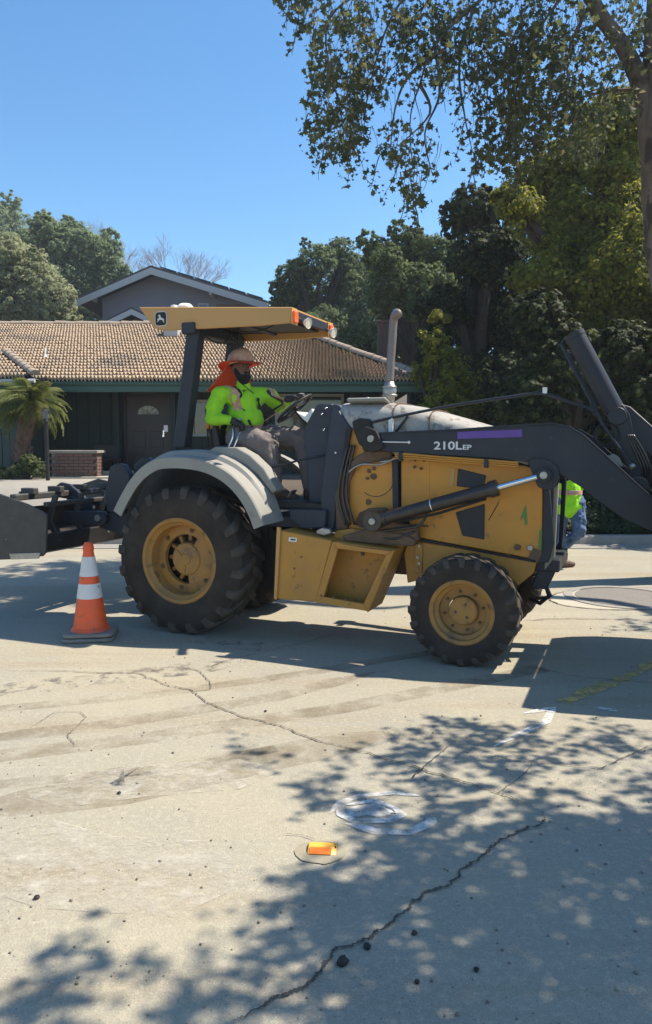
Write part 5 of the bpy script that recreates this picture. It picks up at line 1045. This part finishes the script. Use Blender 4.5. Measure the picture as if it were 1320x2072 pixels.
# ============================================================ VEGETATION
def quads(P, N, size, aspect=.62):
    """leaf-like bent quads at points P facing roughly N"""
    n = len(P); N = N / (np.linalg.norm(N, axis=1, keepdims=True) + 1e-9)
    t = rng.normal(size=(n, 3)); U = np.cross(N, t); U /= np.linalg.norm(U, axis=1, keepdims=True) + 1e-9; W = np.cross(N, U)
    s = size * rng.uniform(.6, 1.35, (n, 1)); a = U * s * .5; b_ = W * s * .5 * aspect
    V = np.stack([P - a, P + b_ + N * s * .08, P + a, P - b_ + N * s * .08], 1).reshape(-1, 3)
    return V, np.arange(4 * n).reshape(-1, 4)
LOBE = np.array([(0, -.5), (.20, -.28), (.52, -.30), (.30, -.02), (.46, .26), (.16, .18), (0, .55), (-.16, .18), (-.46, .26), (-.30, -.02), (-.52, -.30), (-.20, -.28)])
def lobed(P, N, size):
    n = len(P); N = N / (np.linalg.norm(N, axis=1, keepdims=True) + 1e-9)
    t = rng.normal(size=(n, 3)); U = np.cross(N, t); U /= np.linalg.norm(U, axis=1, keepdims=True) + 1e-9; W = np.cross(N, U)
    s = size * rng.uniform(.45, 1.4, (n, 1)); c = P[:, None]; V = c + (U * s)[:, None] * LOBE[None, :, :1] + (W * s)[:, None] * LOBE[None, :, 1:] + (N * s)[:, None] * (np.abs(LOBE[None, :, :1]) * .45 - .1)
    k = 12; idx = np.array([(0, 1, 3, 11), (1, 2, 3, 3), (3, 4, 5, 9), (11, 3, 9, 9), (9, 5, 7, 8), (5, 6, 7, 7), (9, 10, 11, 11)])
    tri = []
    for q in idx:
        tri.append((q[0], q[1], q[2]))
        if q[3] != q[2]: tri.append((q[0], q[2], q[3]))
    tri = np.array(tri); Fc = (tri[None] + (np.arange(n) * k)[:, None, None]).reshape(-1, 3)
    return V.reshape(-1, 3), Fc
def crown_pts(blobs, n, clump=.34, fill=.25):
    """points in leaf clumps over the surfaces (and some of the inside) of a few ellipsoids"""
    vol = np.array([(b[3] * b[4] * b[5]) ** (2 / 3) for b in blobs]); vol /= vol.sum(); P = []; N = []
    for b_, v in zip(blobs, vol):
        c = np.array(b_[:3]); r = np.array(b_[3:6]); m = int(n * v); k = max(6, int(m / 34))
        d = rng.normal(size=(k, 3)); d /= np.linalg.norm(d, axis=1, keepdims=True)
        rad = np.where(rng.random(k) < fill, rng.uniform(.3, .8, k), rng.uniform(.78, 1.08, k))[:, None]
        cc = c + d * r * rad; which = rng.integers(0, k, m); cr = clump * r.min() * rng.uniform(.45, 1.15, k)
        o = rng.normal(size=(m, 3)); o /= np.linalg.norm(o, axis=1, keepdims=True); o *= (rng.random((m, 1)) ** .45)
        P.append(cc[which] + o * cr[which][:, None] * np.array([1.15, 1.15, .8])); N.append(o + d[which] * .6 + np.array([0, 0, .5]) + rng.normal(size=(m, 3)) * .28)
    return np.concatenate(P), np.concatenate(N)
def tree(name, label, base, blobs, n, size, m, bark='bark2', tr=.25, group=None, cat='tree', clump=.27, fill=.25, leaf=quads):
    base = Vector(base); t = empty(name, base, label=label, cat=cat, group=group)
    ctr = Vector(np.mean([b_[:3] for b_ in blobs], axis=0)); fork = base.lerp(Vector((base.x * .6 + ctr.x * .4, base.y * .6 + ctr.y * .4, ctr.z)), .55)
    b = B(); mid = base.lerp(fork, .5) + Vector((.1 * tr, .06, 0)); b.tube([base - Vector((0, 0, .3)), mid, fork], tr, 10, [tr * 1.25, tr, tr * .8])
    for q in blobs[:24:2]:
        e = Vector(q[:3]); k = fork.lerp(e, .5) + Vector((random.uniform(-.2, .2), random.uniform(-.2, .2), .15)); b.tube([fork - Vector((0, 0, .15)), k, e], tr, 6, [tr * .6, tr * .35, tr * .1])
        for _ in range(4):
            f = e + Vector((random.uniform(-1, 1) * q[3], random.uniform(-1, 1) * q[4], random.uniform(-.5, 1) * q[5])) * .8; b.tube([k.lerp(e, .5), f], .03, 5, [tr * .16, tr * .04])
    b.build('trunk', M[bark], t, off=base)
    P, N = crown_pts(blobs, n, clump, fill); P = P - np.array(base); V, Fc = leaf(P, N, size); rawmesh('crown', V, Fc, m, t); return t
def px_blobs(lst, Y, dy=1.0, squash=.9):
    out = []
    for px, py, r in lst:
        yy = Y + random.uniform(-dy, dy); p = AY(px, py, yy); rr = r / FPX * yy; out.append((p.x, p.y, p.z, rr * .9, rr * .9, rr * squash * .9))
        for _ in range(3 if r > 28 else 0):
            a_ = random.random() * 6.28; k_ = rr * random.uniform(.75, 1.0); s_ = rr * random.uniform(.28, .5); out.append((p.x + k_ * math.cos(a_), p.y - k_ * random.uniform(-.3, .9), p.z + k_ * math.sin(a_) * .9, s_, s_, s_))
    return out
oak = leafmat('oak leaves', (.06, .09, .03), (.13, .17, .055), (.25, .26, .09), .45)
hazy_oak = leafmat('grey green oak leaves', (.12, .165, .085), (.21, .27, .14), (.34, .37, .20), .5)  # leaf colour lightened to stand in for haze over the hill
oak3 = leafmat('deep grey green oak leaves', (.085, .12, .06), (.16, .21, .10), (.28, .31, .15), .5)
olive = leafmat('haze paled olive leaves', (.19, .21, .12), (.31, .33, .18), (.42, .42, .24), .5)  # paled in colour as well, for the hillside haze
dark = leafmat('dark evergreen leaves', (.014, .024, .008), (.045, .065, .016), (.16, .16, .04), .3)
yel = leafmat('yellow green leaves', (.10, .125, .02), (.24, .25, .035), (.50, .45, .08), .55)
plane = leafmat('plane tree leaves', (.05, .065, .03), (.10, .115, .05), (.22, .18, .09), .45)
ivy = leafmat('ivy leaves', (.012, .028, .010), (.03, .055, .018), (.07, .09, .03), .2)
def gz(x, y): return lotz(x, y)
def base_at(px, Y): x = AY(px, 900, Y).x; return (x, Y, gz(x, Y) - .1)
# left hillside
tree('oak_tree', 'distant dark oak at the far left showing only its top above the others', base_at(5, 70), px_blobs([(10, 470, 62), (25, 432, 22), (-20, 440, 40), (-60, 470, 70)], 70, 3), 30000, .22, hazy_oak, tr=.5, group='oaks on the hill behind the houses')
tree('oak_tree', 'broad dark green oak rising left of the grey gable', base_at(165, 48), px_blobs([(95, 470, 34), (130, 490, 45), (170, 500, 42), (205, 520, 45), (225, 560, 34), (180, 570, 50), (120, 560, 55), (230, 600, 28), (190, 625, 34), (150, 462, 22), (88, 445, 22), (60, 500, 40)], 48, 2), 100000, .165, hazy_oak, tr=.4, group='oaks on the hill behind the houses')
tree('oak_tree', 'olive oak with leaves paled for haze, lowest at left directly behind the tiled ridge', base_at(60, 36), px_blobs([(20, 520, 50), (60, 560, 55), (110, 600, 45), (30, 610, 60), (90, 650, 55), (-20, 560, 60), (-30, 640, 60), (130, 640, 34), (10, 680, 50)], 36, 1.5), 110000, .125, olive, tr=.3, group='oaks on the hill behind the houses')
def bare(label, px, Y, w_, top, bot):
    bs = Vector(AY(px, bot, Y)); bs.z = gz(bs.x, Y); tp = AY(px, top, Y); t = empty('bare_tree', bs, label=label, cat='tree', group='leafless trees behind the grey roof'); b = B(); h = tp.z - bs.z
    def grow(p, d, ln, r, k):
        e = p + d * ln; b.tube([p, p.lerp(e, .5) + Vector((random.uniform(-.05, .05) * ln,) * 3), e], r, 4, [r, r * .8, r * .6])
        if k == 0: return
        for _ in range(4 if k < 4 else 3):
            n_ = (d + Vector((random.uniform(-1, 1) * w_, random.uniform(-.9, .9) * w_, random.uniform(-.25, .5)))).normalized(); grow(p + d * ln * random.uniform(.55, 1), n_, ln * random.uniform(.6, .78), r * .55, k - 1)
    grow(bs, Vector((0, 0, 1)), h * .46, .14, 6); b.build('trunk', M['twig'], t, off=bs, smooth=False)
bare('leafless tree with fine grey twigs just left of the gable peak', 292, 58, .62, 493, 800)
bare('leafless tree with fine grey twigs above the solar panels', 362, 60, .60, 515, 800)
# right hand group
tree('oak_tree', 'rounded grey green oak in the middle distance beside the open sky', base_at(640, 34), px_blobs([(590, 560, 34), (640, 530, 40), (690, 510, 34), (600, 610, 45), (660, 600, 60), (720, 560, 50), (740, 640, 70), (660, 670, 60), (780, 560, 40), (575, 640, 30), (560, 600, 20)], 34, 2), 110000, .12, oak3, tr=.35, group='trees on the right behind the loader')
tree('oak_tree', 'sunlit oak with an uneven top left of the darkest tree', base_at(840, 27), px_blobs([(770, 520, 40), (830, 500, 42), (880, 510, 42), (800, 580, 60), (870, 590, 60), (820, 660, 60), (740, 700, 50), (900, 560, 44)], 27, 1.5), 95000, .11, oak, tr=.3, group='trees on the right behind the loader')
tree('evergreen_tree', 'tall dark evergreen standing darkest in the middle of the right hand trees', base_at(960, 20.5), px_blobs([(955, 415, 44), (925, 450, 36), (990, 440, 45), (960, 520, 60), (1020, 520, 60), (900, 620, 45), (960, 640, 80), (1040, 640, 70), (920, 740, 60), (1000, 770, 80), (1060, 730, 70), (880, 690, 40), (880, 800, 50), (1110, 600, 70)], 20.5, 1.2), 150000, .105, dark, tr=.3, group='trees on the right behind the loader')
tree('flowering_shrub', 'tall loose shrub with pale sunlit leaves beside the right end of the tiled roof', base_at(900, 15.6), px_blobs([(885, 690, 34), (905, 740, 42), (870, 760, 34), (900, 810, 50), (940, 830, 45), (870, 840, 36), (930, 770, 40), (960, 860, 45), (890, 640, 24)], 15.6, .4), 12000, .085, yel, tr=.10, cat='shrub', clump=.5, fill=.5)
tree('broadleaf_tree', 'tall yellow green broadleaf tree behind the mottled trunk', base_at(1250, 16.5), px_blobs([(1080, 370, 55), (1150, 330, 60), (1220, 300, 70), (1290, 330, 70), (1050, 420, 45), (1120, 450, 75), (1200, 430, 85), (1290, 450, 80), (1160, 540, 80), (1250, 560, 90), (1100, 560, 60), (1330, 560, 80), (1200, 650, 80), (1290, 680, 80), (1240, 240, 60), (1310, 210, 60)], 16.5, 1.2), 140000, .095, yel, tr=.28, group='trees on the right behind the loader', clump=.4)
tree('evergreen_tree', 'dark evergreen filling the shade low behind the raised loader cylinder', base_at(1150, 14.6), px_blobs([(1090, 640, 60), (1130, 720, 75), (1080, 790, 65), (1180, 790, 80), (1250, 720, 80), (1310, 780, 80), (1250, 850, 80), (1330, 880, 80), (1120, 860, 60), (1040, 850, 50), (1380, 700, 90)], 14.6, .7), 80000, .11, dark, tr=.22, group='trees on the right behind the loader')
# unseen from the street but shading it: the crown of the right hand trees goes on outside the frame
tree('broadleaf_tree', 'broadleaf street tree whose trunk stands just beyond the right edge', (9.6, 14.6, .4), [(9.2, 13.9, 4.4, 1.8, 1.6, 1.2), (10.5, 13.2, 4.2, 1.8, 1.4, 1.3), (8.0, 12.9, 3.9, 1.1, 1.0, .9)], 26000, .13, yel, tr=.25, group='trees on the right behind the loader')
# ivy bank
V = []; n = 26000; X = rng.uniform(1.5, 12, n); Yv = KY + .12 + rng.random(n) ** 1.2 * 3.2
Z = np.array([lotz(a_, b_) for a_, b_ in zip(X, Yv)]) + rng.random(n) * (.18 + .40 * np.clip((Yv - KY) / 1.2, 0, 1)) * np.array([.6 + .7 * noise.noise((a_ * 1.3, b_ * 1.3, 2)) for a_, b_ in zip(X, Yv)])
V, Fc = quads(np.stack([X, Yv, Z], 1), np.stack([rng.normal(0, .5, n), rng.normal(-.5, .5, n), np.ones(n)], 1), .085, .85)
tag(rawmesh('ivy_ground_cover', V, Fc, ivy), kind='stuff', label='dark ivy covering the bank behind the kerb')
n = 30000; X = rng.uniform(3.3, 14, n); Yv = rng.uniform(14.4, 16.5, n); Z = .8 + rng.random(n) * 1.9  # leaf fill added to turn the gaps below the crowns black
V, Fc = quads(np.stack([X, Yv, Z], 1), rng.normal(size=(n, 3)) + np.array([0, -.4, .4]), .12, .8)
tag(rawmesh('undergrowth', V, Fc, dark), kind='stuff', label='dark undergrowth fill added to blacken the gaps under the right hand trees')
# shrub by the lamp post
tree('round_shrub', 'rounded fine leaved green shrub beside the lamp post', base_at(55, 15.1), px_blobs([(45, 948, 24), (72, 945, 22), (58, 935, 20), (30, 955, 16), (85, 955, 14)], 15.1, .1), 9000, .035, leafmat('shrub leaves', (.06, .085, .03), (.13, .155, .06), (.24, .24, .10), .3), tr=.03, cat='shrub')
tree('low_shrub', 'low dark shrub at the left edge below the palm', base_at(5, 15.2), px_blobs([(-8, 955, 22), (14, 962, 16)], 15.2, .1), 4000, .04, oak, tr=.02, cat='shrub')
# palm
pb = Vector(base_at(34, 15.6)); pt = AY(62, 822, 15.4); palm = empty('palm_tree', pb, label='small feather palm with a leaning shaggy trunk and drooping sunlit fronds', cat='palm tree')
b = B(); pth = [pb.lerp(pt, k / 6) + Vector((-.05 * math.sin(k / 6 * 3.1), 0, 0)) for k in range(7)]; b.tube(pth, .12, 10, [.12, .12, .13, .14, .16, .17, .12])
for k in range(90):
    f = random.uniform(.15, 1); c = pb.lerp(pt, f); an = random.uniform(0, 6.28); d = Vector((math.cos(an), math.sin(an), 0)); b.tube([c + d * .10, c + d * (.20 + .05 * f) + Vector((0, 0, .10))], .03, 4, [.035, .012])
b.build('trunk', mat('shaggy palm trunk', (.10, .06, .045), .95, c2=(.16, .11, .09), scale=9, bump=.5), palm, off=pb)
def frond():
    V = []; Fc = []; n = 26
    for i in range(n):
        s = (i + 2) / (n + 1); x = s * 1.0; z = .42 * math.sin(s * 1.9) - .62 * s * s
        for sd in (-1, 1):
            ln = .34 * math.sin(math.pi * min(1, s * .9 + .12)) + .05; k = len(V)
            a0 = Vector((x, 0, z)); tip = Vector((x + ln * .55, sd * ln * .62, z - ln * .55 + random.uniform(-.04, .04))); md = a0.lerp(tip, .45) + Vector((0, 0, .03)); wv = Vector((.016, 0, .004))
            V += [a0 - wv, a0 + wv, md + wv * 1.2, md - wv * 1.2, tip]; Fc += [(k, k + 1, k + 2, k + 3), (k + 3, k + 2, k + 4, k + 4)]
    for i in range(8):
        s0, s1 = i / 8, (i + 1) / 8; k = len(V)
        f = lambda s: (s, .42 * math.sin(s * 1.9) - .62 * s * s)
        (x0_, z0_), (x1_, z1_) = f(s0), f(s1); V += [(x0_, -.012, z0_), (x0_, .012, z0_), (x1_, .01, z1_), (x1_, -.01, z1_)]; Fc.append((k, k + 1, k + 2, k + 3))
    me = bpy.data.meshes.new('frond'); me.from_pydata([tuple(v) for v in V], [], [tuple(dict.fromkeys(f_)) for f_ in Fc]); return link('frond', me, M['frondm'], palm)
fr0 = frond()
for k in range(44):
    o = fr0 if k == 0 else copy_of(fr0, palm); o.location = pt - pb + Vector((random.uniform(-.05, .05), random.uniform(-.05, .05), random.uniform(-.05, .08)))
    el = random.uniform(-.95, .75); o.rotation_euler = (random.uniform(-.3, .3), -el, k * 2.4); s = random.uniform(.66, .95); o.scale = (s, s, s)

# ------------------------------------------------------------ the big plane tree on the right
TB = Vector((4.34, 9.0, 0)); pt_ = empty('plane_tree', TB, label='mottled bark plane tree at the right edge with branches hanging over the street', cat='tree')
def at8(px, py, Y=9.0): return AY(px, py, Y)
b = B()
T = [TB - Vector((0, 0, .1)), at8(1396, 1000), at8(1372, 720), at8(1352, 560), at8(1336, 430), at8(1326, 250), at8(1335, 60), at8(1350, -200, 8.9), at8(1370, -520, 8.8)]
def smooth_path(P, k=5):
    out = []
    for i in range(len(P) - 1):
        a0, a1, a2, a3 = P[max(i - 1, 0)], P[i], P[i + 1], P[min(i + 2, len(P) - 1)]
        for j in range(k):
            t = j / k; out.append(.5 * ((2 * a1) + (a2 - a0) * t + (2 * a0 - 5 * a1 + 4 * a2 - a3) * t * t + (3 * a1 - a0 - 3 * a2 + a3) * t ** 3))
    return out + [P[-1]]
def limb(P, r0, r1, seg=12):
    Q = smooth_path([Vector(p) for p in P]); n = len(Q); rs = [(r0 + (r1 - r0) * i / (n - 1)) * (1 + .10 * noise.noise(Vector(Q[i]) * 2.2)) for i in range(n)]; b.tube(Q, r0, seg, rs); return Q
limb(T, .25, .12, 16)
limb([at8(1318, 330), at8(1302, 190), at8(1262, 95), at8(1215, 30), at8(1180, -40, 8.9), at8(1120, -160, 8.9), at8(1050, -330, 8.9)], .115, .05)
# limbs spreading over the street towards the camera (they carry the crown that shades it)
top = at8(1345, -60)
limb([at8(1330, 120), (6.4, 8.4, 5.4), (6.6, 6.4, 5.6), (5.4, 4.0, 5.6), (4.2, 2.4, 5.4)], .11, .03); limb([(6.6, 6.4, 5.6), (6.6, 4.4, 5.8), (5.6, 2.8, 5.9)], .07, .02)
L3_ = limb([at8(1345, -120), (3.2, 9.2, 7.9), (2.0, 9.2, 8.3), (.9, 9.2, 8.3), (.0, 9.2, 7.9)], .10, .02)
limb([at8(1350, -200), (5.2, 8.4, 7.6), (6.2, 8.6, 8.4)], .1, .03); limb([top, (4.6, 9.4, 7.2), (4.4, 10.6, 8)], .1, .03)
twP = []; lfP = []
def hang(p, ln, sway=.12, leaves=14, spread=.10):
    """a drooping twig with leaves"""
    q = [Vector(p)]; d = Vector((random.uniform(-.4, .4), random.uniform(-.4, .4), -.9)).normalized(); k = 6
    for i in range(k): d = (d + Vector((random.uniform(-1, 1) * sway * 2, random.uniform(-1, 1) * sway * 2, -.12))).normalized(); q.append(q[-1] + d * ln / k)
    b.tube(q, .006, 4, [.0075 * (1 - i / (k + 1)) + .0015 for i in range(k + 1)])
    for _ in range(leaves):
        f = random.random() ** .7 * k; i = min(int(f), k - 1); c = q[i].lerp(q[i + 1], f - i); lfP.append(c + Vector((random.gauss(0, spread), random.gauss(0, spread), random.gauss(0, spread))))
# visible hanging foliage: where the photo shows it, all about eight metres off
def region(lst, Y, dens, spread=.1):
    for px, py, rx, ry, n_ in lst:
        for _ in range(int(n_ * dens)):
            an, rr = random.random() * 6.283, math.sqrt(random.random()); yy = Y + random.uniform(-.9, .9); p = AY(px + rx * rr * math.cos(an), py + ry * rr * math.sin(an), yy); lfP.append(p)
            if random.random() < .10:
                e = p + Vector((random.uniform(-.1, .1), random.uniform(-.1, .1), random.uniform(.12, .45))); b.tube([p, p.lerp(e, .5) + Vector((.02, .01, 0)), e], .004, 3, [.0015, .003, .004])
REG = [(600, -10, 50, 30, 100), (665, 20, 85, 50, 330), (700, 110, 80, 70, 430), (650, 150, 35, 35, 60), (680, 200, 58, 60, 380), (675, 270, 48, 45, 230), (690, 310, 22, 25, 60), (720, 280, 32, 25, 40), (760, 60, 60, 60, 130), (745, 160, 40, 50, 110),
       (820, 20, 60, 40, 160), (880, 60, 80, 60, 330), (860, 130, 60, 45, 170), (810, 170, 35, 50, 50), (800, 290, 40, 50, 110), (825, 330, 38, 36, 90), (870, 350, 18, 22, 28), (835, 395, 24, 22, 55), (840, 420, 9, 14, 14), (780, 310, 22, 22, 30), (860, 270, 16, 26, 16),
       (940, 30, 70, 60, 280), (985, 110, 60, 60, 260), (1050, 60, 80, 80, 520), (1130, 50, 80, 80, 480), (1040, 170, 60, 60, 330), (1100, 180, 80, 70, 480), (1020, 250, 60, 50, 230), (1080, 270, 70, 50, 330), (970, 180, 32, 50, 60), (955, 290, 24, 30, 40), (1000, 320, 45, 30, 120), (1180, 150, 70, 80, 380),
       (1240, 40, 70, 60, 220), (1260, 170, 50, 60, 160), (1160, 270, 70, 50, 280), (1060, 330, 45, 30, 90), (905, 130, 36, 34, 60), (930, 230, 20, 40, 22), (1300, 60, 40, 70, 90)]
region(REG, 9.2, .80)
for px, py, rx, ry, n_ in REG:
    for _ in range(max(1, int(n_ / 36))): hang(AY(px + random.uniform(-1, 1) * rx, py + random.uniform(-.2, .6) * ry, 9.2 + random.uniform(-.8, .8)), random.uniform(.22, .55), leaves=random.randint(8, 18), spread=.055)
# branchlets that carry it
for q in ([(1120, -160), (900, -60), (740, -20), (660, 60), (690, 230), (700, 320)], [(1100, -100), (960, 10), (880, 90), (850, 170), (830, 250), (842, 410)], [(1180, -60), (1090, 60), (1050, 160), (1030, 300)], [(1000, -80), (860, -40), (790, 40), (745, 190), (735, 290)],
          [(1290, 180), (1200, 190), (1110, 230), (1010, 330)], [(900, 100), (830, 150), (800, 220), (790, 310)], [(880, 90), (890, 190), (860, 270), (876, 355)], [(850, 170), (870, 230), (800, 300)], [(960, 10), (930, 130), (940, 230), (955, 300)], [(1200, 0), (1150, 110), (1160, 260)]):
    limb([AY(x, y, 9.1 + .15 * math.sin(i * 2.1)) for i, (x, y) in enumerate(q)], .022, .004, 6)
# crown over the street: real leaves along the sun's path to the dappled shade
def shade(pts, n_, hs=(3.7, 5.5), cl=.20, per=16, size=.1):
    xs_ = [p[0] for p in pts]; ys_ = [p[1] for p in pts]
    def inside(x, y):
        c = False; j = len(pts) - 1
        for i in range(len(pts)):
            if (pts[i][1] > y) != (pts[j][1] > y) and x < (pts[j][0] - pts[i][0]) * (y - pts[i][1]) / (pts[j][1] - pts[i][1]) + pts[i][0]: c = not c
            j = i
        return c
    gp_ = [G(*p) for p in pts]; gx = [p.x for p in gp_]; gy = [p.y for p in gp_]; gpt = [(p.x, p.y) for p in gp_]; k = 0
    def ins(x, y):
        c = False; j = len(gpt) - 1
        for i in range(len(gpt)):
            if (gpt[i][1] > y) != (gpt[j][1] > y) and x < (gpt[j][0] - gpt[i][0]) * (y - gpt[i][1]) / (gpt[j][1] - gpt[i][1]) + gpt[i][0]: c = not c
            j = i
        return c
    while k < n_:
        x, y = random.uniform(min(gx), max(gx)), random.uniform(min(gy), max(gy))
        if not ins(x, y): continue
        k += 1; h = random.uniform(*hs); c = Vector((x, y, 0)) + SUN * (h / SUN.z); s = random.uniform(.5, 1.3) * cl; dr_ = Vector((random.uniform(-1, 1), random.uniform(-1, 1), random.uniform(-.6, .2))).normalized()
        b.tube([c - dr_ * s, c, c + dr_ * s * 1.4], .004, 3, [.006, .004, .002])
        for _ in range(per): t = random.uniform(-1, 1.4); lfP.append(c + dr_ * s * t + Vector((random.gauss(0, .045), random.gauss(0, .045), random.gauss(0, .04))))
SH = [([(640, 1640), (700, 1560), (760, 1490), (880, 1448), (1000, 1470), (1330, 1470), (1400, 1600), (1330, 1760), (1050, 1690), (900, 1760), (760, 1720)], 95),
      ([(560, 1900), (640, 1800), (760, 1700), (1000, 1650), (1400, 1640), (1500, 1850), (1500, 2300), (480, 2300)], 190),
      ([(1000, 1700), (1400, 1650), (1600, 2300), (600, 2300), (700, 1950)], 200),
      ([(100, 2140), (60, 1990), (200, 1900), (380, 1930), (500, 1980), (560, 2140)], 14), ([(120, 1895), (190, 1878), (260, 1870), (200, 1960), (120, 1960)], 2), ([(550, 1850), (600, 1880), (720, 1830), (620, 1780)], 3),
      ([(-120, 2140), (-60, 2030), (60, 1995), (160, 2060), (160, 2200)], 5),
      ([(430, 1575), (450, 1525), (530, 1505), (570, 1520), (520, 1545), (460, 1580)], 2), ([(580, 1620), (640, 1560), (720, 1545), (700, 1640)], 3), ([(600, 1870), (560, 1805), (700, 1790), (800, 1850)], 5),
      ([(1120, 1275), (1200, 1255), (1420, 1250), (1420, 1300), (1250, 1290)], 6)]
for i, (pts, n_) in enumerate(SH): shade(pts, n_, (3.1, 4.6) if i < 3 else (3.9, 5.5))
b.build('trunk', M['bark'], pt_, off=TB)
P = np.array(lfP); V, Fc = lobed(P - np.array(TB), rng.normal(size=(len(P), 3)) + np.array([-.2, -.5, .45]), .072); rawmesh('crown', V, Fc, plane, pt_)
# the rest of its crown, high and to the right
P, N = crown_pts([(3.0, 10.2, 9.4, 1.8, 1.4, 1.3), (9.8, 7.0, 7.8, 1.5, 1.8, 1.2), (1.4, 10.0, 9.2, 1.8, 1.2, 1.0)], 9000); V, Fc = quads(P - np.array(TB), N, .13, .9); rawmesh('upper_crown', V, Fc, plane, pt_)
# ------------------------------------------------------------ air
hm = bpy.data.materials.new('hazy air'); hm.use_nodes = True; n_ = hm.node_tree.nodes; n_.remove(n_['Principled BSDF'])
pv_ = n_.new('ShaderNodeVolumePrincipled'); pv_.inputs['Color'].default_value = (.86, .92, 1, 1); pv_.inputs['Density'].default_value = .0009; pv_.inputs['Anisotropy'].default_value = .2
hm.node_tree.links.new(pv_.outputs[0], n_['Material Output'].inputs['Volume'])
b = B(); b.box((0, 52, 12), (200, 130, 26)); b.build('haze', hm, kind='stuff', smooth=False, label='thin summer haze')
